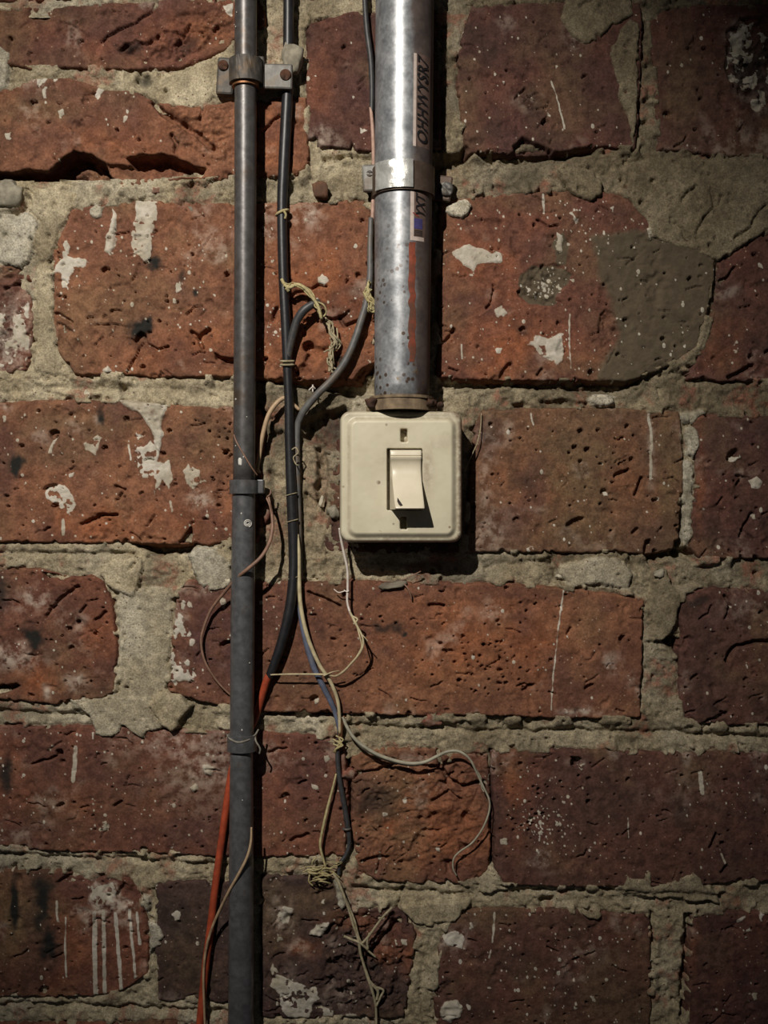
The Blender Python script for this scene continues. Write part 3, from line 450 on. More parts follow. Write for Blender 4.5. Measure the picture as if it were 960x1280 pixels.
def build_brick(i, spec):
    poly, face, col, rough, npit, nspk, feats, edge, tilt = spec
    p = np.array(poly, float); x0, y0 = p.min(0) - 9; x1, y1 = p.max(0) + 9
    x0 = max(x0, -210); y0 = max(y0, -60); x1 = min(x1, 1170); y1 = min(y1, 1328)
    xs = axis(x0, x1, -8, 968, 1.3, 7); ys = axis(y0, y1, -8, 1288, 1.3, 7)
    X, Y = np.meshgrid(xs, ys); sh = X.shape; sd = 100 + i * 13
    r = np.random.default_rng(1000 + i)
    wx = X + 2.6 * fbm(X, Y, 22, sd, 4) + 1.5 * vn(X, Y, 5, sd + 1); wy = Y + 2.6 * fbm(X, Y, 22, sd + 2, 4) + 1.5 * vn(X, Y, 5, sd + 3)
    s0 = sdf(wx, wy, poly)
    R = edge * .55
    t = np.clip(s0 / R, 0, 1)
    drop = R * (1 - np.sqrt(np.clip(1 - (1 - t) ** 2, 0, 1))) + np.where(s0 < 0, -s0 * 5.0, 0)
    cx0, cy0 = p.mean(0)
    h = face + r.uniform(-1.2, 1.2) + tilt[0] * (X - cx0) - tilt[1] * (Y - cy0) - drop
    h += 1.9 * rough * fbm(X, Y, 70, sd + 5, 3) + .8 * rough * fbm(X, Y, 14, sd + 6, 3) + .65 * fbm(X, Y, 4.5, sd + 7, 2)
    dents = np.maximum(0, fbm(X, Y, 20, sd + 8, 3) - .28); h -= dents * 9 * rough
    st = np.zeros(sh + (4,)); tn = np.zeros(sh + (4,))
    st[..., 1] = sstep(.2, .6, fbm(X, Y, 60, sd + 9, 3)) * .35
    st[..., 2] = sstep(.25, .6, fbm(X, Y, 45, sd + 10, 3)) * .35
    tn[..., 0] = sstep(.05, .5, fbm(X, Y, 80, sd + 11, 3)) * .45
    tn[..., 2] = sstep(.05, .5, fbm(X, Y, 55, sd + 12, 3)) * .5
    def win(a, m=10):
        a = np.array(a, float); u0, v0 = a.min(0) - m; u1, v1 = a.max(0) + m
        i0, i1 = np.searchsorted(ys, [v0, v1]); j0, j1 = np.searchsorted(xs, [u0, u1]); return (slice(i0, i1), slice(j0, j1))
    def pit(cx, cy, a, dp, asp=None, ang=None):
        asp = r.uniform(.5, 1) if asp is None else asp; ang = r.uniform(-1.0, .2) if ang is None else ang
        s = win([(cx, cy)], a + 2)
        if X[s].size == 0: return
        dx, dy = X[s] - cx, Y[s] - cy; c, n = math.cos(ang), math.sin(ang)
        q = 1 - ((dx * c + dy * n) / a) ** 2 - ((-dx * n + dy * c) / (a * asp)) ** 2 + .35 * vn(X[s], Y[s], 3, sd + 60)
        h[s] -= dp * np.clip(q * 2.2, 0, 1) ** .7
    def blot(ch, arr, cx, cy, rx, ry, a):
        s = win([(cx - rx * 1.8, cy - ry * 1.8), (cx + rx * 1.8, cy + ry * 1.8)], 2)
        if X[s].size == 0: return
        jx, jy = .9 * rx * fbm(X[s], Y[s], 16, sd + 90, 4), .9 * min(ry, 22) * fbm(X[s], Y[s], 16, sd + 91, 4)
        e = a * np.exp(-(((wx[s] + jx - cx) / rx) ** 2 + ((wy[s] + jy - cy) / ry) ** 2) * 1.1)
        arr[s][..., ch] = np.maximum(arr[s][..., ch], e)
    def dot(cx, cy, a):
        s = win([(cx, cy)], a + 2)
        if X[s].size == 0: return
        e = sstep(a + .8, a - .8, np.hypot((X[s] - cx), (Y[s] - cy) * r.uniform(.6, 1.1)))
        st[s][..., 0] = np.maximum(st[s][..., 0], e * 1.2); h[s] += .5 * e
    area = (min(x1, 965) - max(x0, -5)) * (y1 - y0) / 1e4
    fx0, fx1 = max(x0, -5), min(x1, 965)
    for k in range(int(area * npit * 2.0)):
        pit(r.uniform(fx0, fx1), r.uniform(y0, y1), r.choice([1.2, 1.6, 2, 2.6, 3.6], p=[.35, .3, .2, .1, .05]), r.uniform(3, 7))
    for k in range(int(area * nspk * 2.2)): dot(r.uniform(fx0, fx1), r.uniform(y0, y1), r.choice([.7, 1.0, 1.3, 2.0], p=[.45, .35, .15, .05]))
    auto = []
    for k in range(int(area * 3.2 * (.6 + .4 * rough))):                  # hairline fissures
        cx, cy = r.uniform(fx0, fx1), r.uniform(y0, y1); a_ = r.normal(-.25, .5); L_ = r.uniform(4, 13); b_ = a_ + r.normal(0, .5)
        auto.append(('crack', [(cx - L_ * math.cos(a_), cy - L_ * math.sin(a_)), (cx, cy), (cx + L_ * .8 * math.cos(b_), cy + L_ * .8 * math.sin(b_))], r.uniform(.9, 1.7), r.uniform(2.5, 5.5)))
    q4 = poly + [poly[0]]
    for (ax, ay), (bx, by) in zip(q4[:-1], q4[1:]):                        # nibbled arrises
        for k in range(r.poisson(math.hypot(bx - ax, by - ay) / 42)):
            t_ = r.random(); pit(ax + (bx - ax) * t_, ay + (by - ay) * t_, r.uniform(2.5, 7), r.uniform(3, 8), r.uniform(.4, .9), r.uniform(-1.5, 1.5))
    for f in auto + feats:
        k = f[0]
        if k == 'crack':
            s = win(f[1], 8); d = dline(wx[s], wy[s], f[1]); w = f[2] * (.75 + .6 * (vn(X[s], Y[s], 7, sd + 70) + .5))
            h[s] -= f[3] * sstep(w * 1.1, w * .25, d)
        elif k in ('gouge', 'rough'):
            s = win(f[1], 8); d = sdf(wx[s] + 2 * vn(X[s], Y[s], 9, 3), wy[s] + 2 * vn(X[s], Y[s], 9, 4), f[1]); m = sstep(-1, 3 if k == 'gouge' else 12, d)
            rid = 1 - 2 * np.abs(vn(X[s] * .8 + Y[s] * .3, Y[s], 12, sd + 71)); rid2 = np.abs(vn(X[s], Y[s] + X[s] * .3, 5, sd + 72))
            if k == 'gouge': h[s] -= m * (f[2] + f[3] * (1.3 * fbm(X[s], Y[s], 9, sd + 73, 3)))
            else: h[s] -= m * (f[2] * .4 + f[3] * (1.2 * np.maximum(0, rid - .55) - 1.0 * rid2 + 1.3 * fbm(X[s], Y[s], 18, sd + 74, 4)))
        elif k in ('paint', 'lump', 'skim', 'washp', 'grit'):
            s = win(f[1], 6); d = sdf(X[s] + 5 * fbm(X[s], Y[s], 13, sd + 40, 4), Y[s] + 5 * fbm(X[s], Y[s], 13, sd + 41, 4), f[1])
            hol = sstep(-.32, -.16, fbm(X[s], Y[s], 8, sd + 42, 3))
            if k == 'grit': st[s][..., 3] = np.maximum(st[s][..., 3], .9 * sstep(-2, 3, d))
            elif k == 'skim':
                st[s][..., 3] = np.maximum(st[s][..., 3], sstep(-16, 14, d)); h[s] += 1.2 * sstep(-1, 2, d)
            elif k == 'washp': st[s][..., 2] = np.maximum(st[s][..., 2], sstep(-2, 5, d))
            else:
                st[s][..., 0] = np.maximum(st[s][..., 0], sstep(-1.8, 1.5, d) * (hol if k == 'paint' else 1) * (.8 + .5 * vn(X[s], Y[s], 12, 9)))
                up = f[2] if k == 'lump' else .9
                h[s] += up * sstep(-1, 1.5 if k == 'paint' else 3, d) * (1 + .5 * vn(X[s], Y[s], 4, 8))
        elif k == 'flake':
            s = win(f[1], 6); d = sdf(wx[s], wy[s], f[1])
            m = sstep(-3, 6, d) * sstep(.02, .12, fbm(X[s], Y[s], 9, sd + 80, 3)); st[s][..., 0] = np.maximum(st[s][..., 0], m); h[s] += .8 * m
        elif k == 'drip':
            s = win(f[1], 6); d = dline(wx[s] * .35 + X[s] * .65, wy[s], f[1]); m = sstep(f[2] + .8, f[2] - .8, d) * (.75 + .5 * vn(X[s], Y[s], 8, sd + 81))
            st[s][..., 0] = np.maximum(st[s][..., 0], np.clip(m, 0, 1)); h[s] += .5 * m
        elif k == 'pit': pit(f[1], f[2], f[3], f[4])
        elif k == 'lens': pit(f[1], f[2], f[3], f[6], f[4] / f[3], f[5])
        elif k == 'pits':
            for q in range(f[5]): pit(r.normal(f[1], f[3] * .6), r.normal(f[2], f[4] * .6), r.choice([1.3, 1.7, 2.2, 3.0], p=[.3, .35, .25, .1]), r.uniform(4, 8))
        elif k == 'specks':
            for q in range(f[5]): dot(r.normal(f[1], f[3] * .55), r.normal(f[2], f[4] * .55), r.choice([.6, .8, 1.1, 1.9], p=[.4, .3, .22, .08]))
        elif k == 'soot': blot(1, st, *f[1:])
        elif k == 'wash': blot(2, st, *f[1:])
        elif k == 'olive': blot(0, tn, f[1], f[2], f[3], f[4], .9)
        elif k == 'tone': blot(f[1], tn, *f[2:])
    keep = (h > HB - 8) & (s0 > -9)
    q, used = grid_quads(*sh, keep)
    k = np.stack([(X.ravel() - 480) * U, -h.ravel() * U, Z0 + (640 - Y.ravel()) * U], 1)[used]
    cx, cy = (p[:, 0].clip(-210, 1170).mean(), p[:, 1].mean())
    o = mesh_obj('brick', k, None, brick_mat(i, *col), wall, W(cx, cy), True, q)
    add_attr(o, 'stain', st.reshape(-1, 4)[used]); add_attr(o, 'tone', tn.reshape(-1, 4)[used])
    return o

for i, spec in enumerate(BR): build_brick(i, spec)

# ------------------------------------------------------------------ small stones and brick chips stuck in the joints (pieces of the wall)
def rock(name, cx, cy, h, rx, ry, rz, mat, seed, parent, poly=None, ang=0.0):
    bm = bmesh.new(); bmesh.ops.create_icosphere(bm, subdivisions=3, radius=1)
    V = np.array([v.co for v in bm.verts]); F = [[v.index for v in f.verts] for f in bm.faces]; bm.free()
    n = 1 + .55 * fbm(V[:, 0] * 10 + 50, V[:, 1] * 10 + V[:, 2] * 7, 7, seed, 4)
    gr = np.random.default_rng(seed); pl = gr.normal(size=(9, 3)); pl /= np.linalg.norm(pl, axis=1)[:, None]; cut = gr.uniform(.62, .9, 9)
    for q_, c_ in zip(pl, cut):
        dd = V @ q_; V = V - np.maximum(dd - c_, 0)[:, None] * q_
    V = np.sign(V) * np.abs(V) ** .8 * n[:, None]
    c, s = math.cos(ang), math.sin(ang)
    ex, ey = V[:, 0] * rx, V[:, 1] * ry
    P = np.stack([cx + ex * c - ey * s, cy + ex * s + ey * c, h + V[:, 2] * rz], 1)
    return mesh_obj(name, np.array([W(*q, h0=h) for q in P]), F, mat, parent, W(cx, cy, h, h))
M_stone = plain('grey_stone', (.26, .235, .18), .95, var=.6, scale=250, bump=.6, spec=.1)
M_stone_d = plain('brown_stone', (.15, .125, .095), .95, var=.6, scale=250, bump=.6, spec=.1, col2=(.2, .18, .14))
M_chip = plain('brick_chip_clay', (.22, .085, .06), .95, var=.6, scale=300, bump=.6, spec=.1, col2=(.25, .2, .15), mask=(.5, .7))
M_pale = plain('pale_grit', (.48, .43, .33), .9, var=.5, scale=400, bump=.4, spec=.1)
rock('stone', 12, 244, -3, 18, 17, 11, M_stone, 3, wall)
rock('stone', 823, 717, 4, 7, 6, 6, M_stone, 5, wall)
rock('stone', 864, 552, -3, 9, 15, 9, M_stone, 6, wall)
rock('stone', 752, 500, -5, 15, 8, 8, M_pale, 7, wall)
rock('brick_chip', 541, 898, -1, 16, 9, 9, M_chip, 8, wall)
rock('brick_chip', 492, 731, 4, 17, 5, 8, M_stone_d, 9, wall, ang=-.15)
rock('brick_chip', 331, 640, -4, 9, 14, 8, M_chip, 10, wall, ang=.35)
rock('brick_chip', 437, 967, -2, 10, 8, 9, M_chip, 12, wall)
rock('stone', 240, 263, 0, 5, 5, 5, M_stone_d, 13, wall); rock('stone', 195, 238, 2, 6, 4, 5, M_chip, 14, wall)
rock('stone', 285, 727, 6, 4.5, 5, 5, M_pale, 15, wall); rock('stone', 402, 627, 0, 2.5, 7, 3, M_pale, 16, wall, ang=.25)
rock('stone', 416, 640, -2, 8, 9, 8, M_stone, 17, wall); rock('stone', 435, 640, -4, 5, 8, 6, M_stone, 18, wall)
rock('stone', 109, 494, 0, 4, 7, 5, M_pale, 19, wall); rock('stone', 855, 524, 0, 8, 6, 7, M_stone, 20, wall)
rock('stone', 700, 720, 0, 5, 4, 4, M_pale, 21, wall); rock('stone', 770, 712, 2, 4, 5, 4, M_chip, 22, wall)

# ------------------------------------------------------------------ tubes
def catmull(pts, per=8):
    P = np.array(pts, float); n = len(P)
    if n == 2: return np.array([P[0] * (1 - t) + P[1] * t for t in np.linspace(0, 1, per + 1)])
    Q = np.vstack([2 * P[0] - P[1], P, 2 * P[-1] - P[-2]]); out = []
    for i in range(1, n):
        p0, p1, p2, p3 = Q[i - 1], Q[i], Q[i + 1], Q[i + 2]
        for t in np.arange(per) / per:
            out.append(.5 * ((2 * p1) + (-p0 + p2) * t + (2 * p0 - 5 * p1 + 4 * p2 - p3) * t * t + (-p0 + 3 * p1 - 3 * p2 + p3) * t ** 3))
    out.append(P[-1]); return np.array(out)

def tube_vf(pts, r, sides=10, per=8, jit=0.0, seed=0, off=0):
    """pts (px,py,h) or (px,py,h,r) in pixel units"""
    pts = [tuple(p) if len(p) == 4 else tuple(p) + (r,) for p in pts]
    S = catmull(pts, per); R = S[:, 3].copy(); S = S[:, :3]
    if jit:
        t = np.arange(len(S)) * 5.0
        S[:, 0] += jit * fbm(t, t * 0, 22, seed, 3); S[:, 1] += jit * fbm(t, t * 0 + 9, 22, seed + 5, 3) * .5
        R *= 1 + .25 * fbm(t, t * 0 + 3, 30, seed + 9, 2)
    T = np.gradient(S, axis=0); T /= np.linalg.norm(T, axis=1)[:, None] + 1e-9
    u = np.cross(T[0], (0, 0, 1.0)); 
    if np.linalg.norm(u) < .1: u = np.cross(T[0], (1.0, 0, 0))
    u /= np.linalg.norm(u); V = []; a = np.arange(sides) * 2 * math.pi / sides
    for k in range(len(S)):
        u = u - T[k] * np.dot(u, T[k]); u /= np.linalg.norm(u); w = np.cross(T[k], u)
        V.append(S[k] + R[k] * (np.cos(a)[:, None] * u + np.sin(a)[:, None] * w))
    V = np.vstack(V); n = len(S); F = []
    for k in range(n - 1):
        for j in range(sides):
            F.append((off + k * sides + j, off + k * sides + (j + 1) % sides, off + (k + 1) * sides + (j + 1) % sides, off + (k + 1) * sides + j))
    F.append(tuple(off + j for j in reversed(range(sides)))); F.append(tuple(off + (n - 1) * sides + j for j in range(sides)))
    return V, F

def tow(V, h0): return np.array([W(v[0], v[1], v[2], h0) for v in V])
def tube(name, pts, r, mat, parent=None, h0=None, sides=10, per=8, jit=0.0, seed=0):
    V, F = tube_vf(pts, r, sides, per, jit, seed)
    h0 = float(np.mean([p[2] for p in pts])) if h0 is None else h0
    return mesh_obj(name, tow(V, h0), F, mat, parent, None)
def tubes(name, lst, mat, parent=None, h0=0, sides=6, per=6, jit=0.0, seed=0):
    VV, FF, off = [], [], 0
    for k, (pts, r) in enumerate(lst):
        V, F = tube_vf(pts, r, sides, per, jit, seed + k * 7, off); VV.append(V); FF += F; off += len(V)
    return mesh_obj(name, tow(np.vstack(VV), h0), FF, mat, parent, None)

def box(name, x0, y0, x1, y1, h_0, h_1, mat, parent=None, bev=1.5, h0=None, rot=0.0, seg=2):
    h0 = (h_0 + h_1) / 2 if h0 is None else h0
    bm = bmesh.new(); bmesh.ops.create_cube(bm, size=1)
    for v in bm.verts: v.co = Vector((v.co.x * (x1 - x0), v.co.y * (y1 - y0), v.co.z * (h_1 - h_0)))
    if bev: bmesh.ops.bevel(bm, geom=bm.edges[:] , offset=bev, segments=seg, profile=.5, affect='EDGES', clamp_overlap=True)
    bm.verts.index_update(); c, s = math.cos(rot), math.sin(rot)
    V = [( (x0 + x1) / 2 + v.co.x * c - v.co.y * s, (y0 + y1) / 2 + v.co.x * s + v.co.y * c, (h_0 + h_1) / 2 + v.co.z) for v in bm.verts]
    F = [[v.index for v in reversed(f.verts)] for f in bm.faces]; bm.free()
    return mesh_obj(name, tow(np.array(V), h0), F, mat, parent, None, smooth=False)

def arc_band(name, cx, hc, r0, r1, ya, yb, a0, a1, mat, parent=None, h0=0.0, n=40, ny=2, tiltx=0.0, rag=0.0, seed=0):
    """solid piece of a ring round a vertical pipe; angle 0 faces the camera, positive to the right"""
    a = np.linspace(a0, a1, n); rows = np.linspace(ya, yb, ny); V = []; F = []
    for rr in (r0, r1):
        for y in rows:
            for t in a:
                k = rr if rr == r0 or not rag else rr + rag * (fbm(np.array([t * 30 + seed]), np.array([y * 1.0]), 6, seed, 2)[0])
                V.append((cx + tiltx * (y - ya) + k * math.sin(t), y, hc + k * math.cos(t)))
    N = n * ny; idx = lambda L, i, j: L * N + i * n + j
    for i in range(ny - 1):
        for j in range(n - 1):
            F.append((idx(1, i, j), idx(1, i + 1, j), idx(1, i + 1, j + 1), idx(1, i, j + 1))); F.append((idx(0, i, j), idx(0, i, j + 1), idx(0, i + 1, j + 1), idx(0, i + 1, j)))
        F.append((idx(0, i, 0), idx(0, i + 1, 0), idx(1, i + 1, 0), idx(1, i, 0))); F.append((idx(0, i, n - 1), idx(1, i, n - 1), idx(1, i + 1, n - 1), idx(0, i + 1, n - 1)))
    for j in range(n - 1):
        F.append((idx(0, 0, j), idx(1, 0, j), idx(1, 0, j + 1), idx(0, 0, j + 1))); F.append((idx(0, ny - 1, j), idx(0, ny - 1, j + 1), idx(1, ny - 1, j + 1), idx(1, ny - 1, j)))
    o = mesh_obj(name, tow(np.array(V), h0), F, mat, parent, None, smooth=False)
    return o

def screw(name, cx, cy, hb, r, ht, mat, parent, h0, slot=.6):
    V = []; F = []; n = 20; rings = [(1, 0), (1, .55), (.8, .9), (.35, 1.0), (0.0, 1.0)]
    for k, (q, z) in enumerate(rings):
        for j in range(n):
            t = j * 2 * math.pi / n; x, y = q * r * math.cos(t), q * r * math.sin(t)
            d = abs(x * math.sin(slot) - y * math.cos(slot)); zz = z * ht - (ht * .6 if d < r * .22 and k > 1 else 0)
            V.append((cx + x, cy + y, hb + zz))
    for k in range(len(rings) - 1):
        for j in range(n): F.append((k * n + j, k * n + (j + 1) % n, (k + 1) * n + (j + 1) % n, (k + 1) * n + j))
    return mesh_obj(name, tow(np.array(V), h0), F, mat, parent, None)

# ------------------------------------------------------------------ thin grey conduit on the left
def ft(y): return 640 + (y - 640) * (1 - 44 / D) / (1 - 30.0 / D)
M_cond = plain('painted_grey_steel', (.130, .131, .136), .36, .45, .5, 260, .15, (.10, .075, .055), .4, (.58, .74))
M_cond_top = plain('worn_grey_steel', (.105, .100, .098), .42, .5, .5, 240, .3, (.085, .062, .046), .4, (.5, .72))
M_dsteel = plain('dark_dirty_steel', (.075, .068, .06), .6, .35, .6, 260, .4, (.12, .085, .055), .4, (.5, .65))
M_lsteel = plain('light_zinc_plate', (.14, .135, .125), .55, .35, .5, 300, .3, (.12, .10, .075), .4, (.5, .65))
M_rust = plain('rusty_iron', (.10, .045, .025), .85, .2, .7, 300, .7, (.05, .03, .022), .3)
M_copper = plain('copper_ring', (.24, .11, .05), .5, .6, .5, 300, .2)
M_white = plain('white_paint_fleck', (.6, .58, .53), .7, 0, .3, 400, .2)
HC = 30.0
con = empty('thin_conduit', W(304, 640, 0, HC)); tag(con, 'thin dark grey metal conduit running full height at the left', 'conduit')
tube('conduit_tube', [(307.5, -60, HC, 13.8), (307, 95, HC, 13.8), (306.5, 300, HC, 13.6), (305, 610, HC, 13.8)], 14, M_cond_top, con, HC, 28, 10)
tube('conduit_tube', [(305, 600, HC, 14.4), (303.5, 760, HC, 15), (302, 935, HC, 14.8)], 14, M_cond, con, HC, 28, 10)
tube('conduit_tube', [(302, 930, HC, 14.2), (301.5, 1100, HC, 15.4), (301, 1340, HC, 16.2)], 14, M_cond, con, HC, 28, 10)
arc_band('coupling', 305, HC, 13.5, 18, ft(600), ft(617), -math.pi, math.pi, M_cond, con, HC, 48)
box('coupling_flange', 321, ft(599), 330, ft(617), HC - 12, HC + 3, M_cond, con, 1.5, HC)
arc_band('collar', 302.5, HC, 14, 18.5, ft(921), ft(941), -math.pi, math.pi, M_cond, con, HC, 48, 4)
tubes('collar_thread', [([(284, 918, HC + 2), (290, 921, HC + 14), (300, 924, HC + 18.5), (311, 922, HC + 16), (319, 918, HC + 6), (323, 912, HC)], 1.2), ([(319, 918, HC + 5), (321, 925, HC + 8), (326, 934, HC + 8), (325, 941, HC + 6)], 1.1)], plain('grey_thread', (.22, .2, .165), .9, 0, .5, 500), con, HC)
a = np.linspace(0, 4.4 * math.pi, 40)
sp = [(311 + (1.2 + t * .27) * math.cos(t), 654 + (1.2 + t * .27) * math.sin(t), HC + math.sqrt(max(0, 14.6 ** 2 - (311 + (1.2 + t * .27) * math.cos(t) - 304.6) ** 2)) + .2) for t in a]
tag(tube('paint_mark', sp, .75, M_white, con, HC, 5, 1), 'white spiral paint mark')
rock('paint_fleck', 300, 577, HC + 13, 2.6, 5, 1.5, M_white, 31, con)

g_ = np.random.default_rng(21)
fl = []
for k in range(26):                                            # pale specks of paint on the conduit
    y_ = g_.uniform(20, 1270); t_ = g_.uniform(-1.0, .7); rad_ = 13.7 if y_ < 600 else 14.6
    fl.append((304.5 + rad_ * math.sin(t_), y_, HC + rad_ * math.cos(t_), g_.choice([.5, .7, 1.1])))
Vf, Ff = [], []
for x_, y_, h_, r_ in fl:
    o_ = len(Vf); Vf += [(x_ - r_, y_, h_), (x_, y_ - r_ * 1.3, h_), (x_ + r_, y_, h_), (x_, y_ + r_ * 1.3, h_), (x_, y_, h_ + r_ * .6), (x_, y_, h_ - r_)]
    Ff += [(o_ + i, o_ + (i + 1) % 4, o_ + 4) for i in range(4)] + [(o_ + (i + 1) % 4, o_ + i, o_ + 5) for i in range(4)]
tag(mesh_obj('paint_specks', tow(np.array(Vf), HC), Ff, M_white, con, None, False), kind='stuff')

# ------------------------------------------------------------------ saddle clip at the top of the thin conduit
cl = empty('saddle_clip', W(307, 95, 0, HC)); tag(cl, 'dark two lug saddle clip screwed over the thin conduit near the top', 'pipe clip')
arc_band('strap', 307.5, HC, 14, 21, ft(70), ft(100), -1.75, 1.75, M_dsteel, cl, HC, 40, 5, rag=.8, seed=4)
arc_band('copper_ring', 307, HC, 13.6, 17, ft(98), ft(104), -1.9, 1.9, M_copper, cl, HC, 30)
box('lug', 271, 72, 293, 119, 4, 15, M_dsteel, cl, 3, 12, .06)
box('lug', 326, 80, 366, 112, 21, 27, M_lsteel, cl, 2.5, 24, .02)
box('lug_web', 322, 72, 331, 112, 8, 30, M_dsteel, cl, 2, 24)
screw('screw', 279, 82, 14, 6.5, 5, M_rust, cl, 15, .9)
screw('screw', 357, 94, 26, 7, 4, M_rust, cl, 26, 1.3)
tape = rock('mortar_dab', 363, 71, 17, 13, 22, 9, M_stone, 33, None, ang=.1); tag(tape, 'grey dab of mortar over the black cable above the clip lug', 'mortar dab')

# ------------------------------------------------------------------ large galvanised conduit
def galv():
    m, nt, b = newmat('galvanised_steel'); N = NT(nt); v = N.obj()
    sep = N.n.new('ShaderNodeSeparateXYZ'); N.l.new(v, sep.inputs[0])
    n1 = N.noise(90, 5, .65, v); n2 = N.noise(500, 4, .6, v); n0 = N.noise(30, 4, .6, v)
    c = N.mix(N.ramp(n1, .3, .7), (.20, .21, .225), (.38, .39, .40))
    c = N.mix(.5, c, N.mix(N.ramp(n2, .3, .7), (.6, .6, .6), (1.3, 1.3, 1.3)), 'MULTIPLY')
    side = N.ramp(N.math('ADD', sep.outputs[0], N.math('MULTIPLY', N.math('SUBTRACT', n0, .5), .012)), .0016, .0056)  # right side: rusty brown that also paints in the pipe's shaded side
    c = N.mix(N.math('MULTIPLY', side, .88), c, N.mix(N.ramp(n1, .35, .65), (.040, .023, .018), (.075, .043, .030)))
    low = N.ramp(N.math('MULTIPLY', sep.outputs[2], -1.0), -.01, .06)
    vo = N.voro(330, v)
    spots = N.math('MULTIPLY', N.ramp(vo.outputs['Distance'], .34, .24), N.ramp(N.noise(70, 4, .6, v), .46, .54))
    c = N.mix(N.math('MULTIPLY', spots, N.math('ADD', .15, N.math('MULTIPLY', low, .8))), c, (.09, .055, .035))
    rs = N.math('MULTIPLY', N.ramp(N.noise(110, 5, .6, v), .66, .72), low)
    c = N.mix(rs, c, (.20, .14, .07))
    N.put(b.inputs['Base Color'], c)
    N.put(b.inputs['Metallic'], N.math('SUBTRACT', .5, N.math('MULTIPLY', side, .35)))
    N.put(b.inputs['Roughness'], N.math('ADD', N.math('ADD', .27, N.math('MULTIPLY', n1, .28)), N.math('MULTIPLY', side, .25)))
    N.put(b.inputs['Normal'], N.bump(n1, .12, .0006))
    return m
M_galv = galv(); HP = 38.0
def fy(y): return 640 + (y - 640) * (1 - 73 / D) / (1 - HP / D)
def pcx(y): return 506.0 - .0075 * y
big = empty('large_conduit', W(pcx(250), 250, 0, HP)); tag(big, 'thick galvanised steel conduit coming down into the light switch', 'conduit')
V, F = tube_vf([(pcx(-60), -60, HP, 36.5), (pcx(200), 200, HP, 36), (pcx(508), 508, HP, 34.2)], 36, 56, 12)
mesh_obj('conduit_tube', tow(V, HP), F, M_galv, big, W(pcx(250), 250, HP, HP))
def prad(y): return 36.4 - .0042 * y
def patch_on_pipe(name, y0, y1, x0, x1, lift, mat, parent=big, n=12, ny=16, rag=0):
    V = []; F = []
    for i, y in enumerate(np.linspace(y0, y1, ny)):
        for j, x in enumerate(np.linspace(x0, x1, n)):
            xx = x + (rag * vn(np.array([y * 1.]), np.array([j * 50.]), 9, 3)[0] if rag and j in (0, n - 1) else 0)
            R = prad(y) + lift; t = math.asin(max(-.985, min(.985, (xx - 506) / prad(200)))); V.append((pcx(y) + R * math.sin(t), fy(y), HP + R * math.cos(t)))
    for i in range(ny - 1):
        for j in range(n - 1): F.append((i * n + j, (i + 1) * n + j, (i + 1) * n + j + 1, i * n + j + 1))
    return mesh_obj(name, tow(np.array(V), HP), F, mat, parent, None)
M_label = plain('shaded_paper_label', (.15, .10, .082), .6, 0, .5, 220, .1, (.085, .055, .042), .3, (.45, .65))  # pale paper, browned to paint in the shade on the pipe's right
M_label_e = plain('label_margin', (.52, .43, .38), .6, 0, .3, 300, .1)
M_ink = plain('black_ink', (.012, .011, .012), .6, 0, .2, 300, 0)
M_redink = plain('red_ink', (.28, .035, .03), .6, 0, .3, 300, 0)
M_blue = plain('violet_ink', (.06, .05, .16), .6, 0, .3, 300, 0)
M_redp = plain('orange_red_paint', (.25, .062, .035), .55, .1, .7, 200, .2, (.12, .055, .035), .4, (.42, .6))
lab = patch_on_pipe('label', 66, 182, 517, 537, .35, M_label); tag(lab, 'worn paper label with black lettering')
patch_on_pipe('label_margin', 66, 182, 516.5, 520, .5, M_label_e, lab, 4)
lab2 = patch_on_pipe('label', 238, 300, 514.5, 533, .35, M_label); tag(lab2, 'lower label piece with violet square')
patch_on_pipe('label_margin', 238, 300, 514, 518.5, .5, M_label_e, lab2, 4); patch_on_pipe('label_margin', 295, 300, 514, 531, .5, M_label_e, lab2, 8, 4)
patch_on_pipe('violet_square', 272, 285, 518.5, 529, .6, M_blue, lab2, 6, 4)
for k in range(4): patch_on_pipe('print_line', 287 + k * 1.9, 287.9 + k * 1.9, 519, 529, .6, M_ink, lab2, 6, 3)
tag(patch_on_pipe('paint_stripe', 302, 452, 513.5, 521.5, .3, M_redp, big, 6, 40, 3.5), 'orange red paint stripe')
tag(patch_on_pipe('paint_stripe', 184, 202, 517, 523, .3, M_redp, big, 6, 8, 2.0), 'orange red paint stripe')
def text_on_pipe(body, yb, size, xb, mat, parent, lift=1.15, shear=.3, stretch=1.0):
    """lettering that reads upward, letter tops to the left, wrapped on the pipe"""
    cu = bpy.data.curves.new('lettering', 'FONT'); cu.body = body; cu.size = size; cu.shear = shear; cu.offset = .022 * size; cu.resolution_u = 3
    ob = bpy.data.objects.new('lettering_tmp', cu); C.objects.link(ob)
    dg = bpy.context.evaluated_depsgraph_get(); me = ob.evaluated_get(dg).to_mesh()
    P = [tuple(v.co) for v in me.vertices]; F = [list(p.vertices) for p in me.polygons]
    ob.evaluated_get(dg).to_mesh_clear(); bpy.data.objects.remove(ob); bpy.data.curves.remove(cu)
    V = []
    for (x, y, z) in P:
        py = yb - x * stretch; xx = xb - y; R = prad(py) + lift; t = math.asin(max(-.985, min(.985, (xx - 506) / prad(200))))
        V.append((pcx(py) + R * math.sin(t), fy(py), HP + R * math.cos(t)))
    return mesh_obj('lettering', tow(np.array(V), HP), F, mat, parent, None, smooth=False)
text_on_pipe('OHHWYSR7', 179, 17, 533, M_ink, lab, stretch=1.16)
text_on_pipe('YXT', 270, 15, 531, M_ink, lab2, stretch=.95)
text_on_pipe('/', 270, 10, 524, M_redink, lab2)

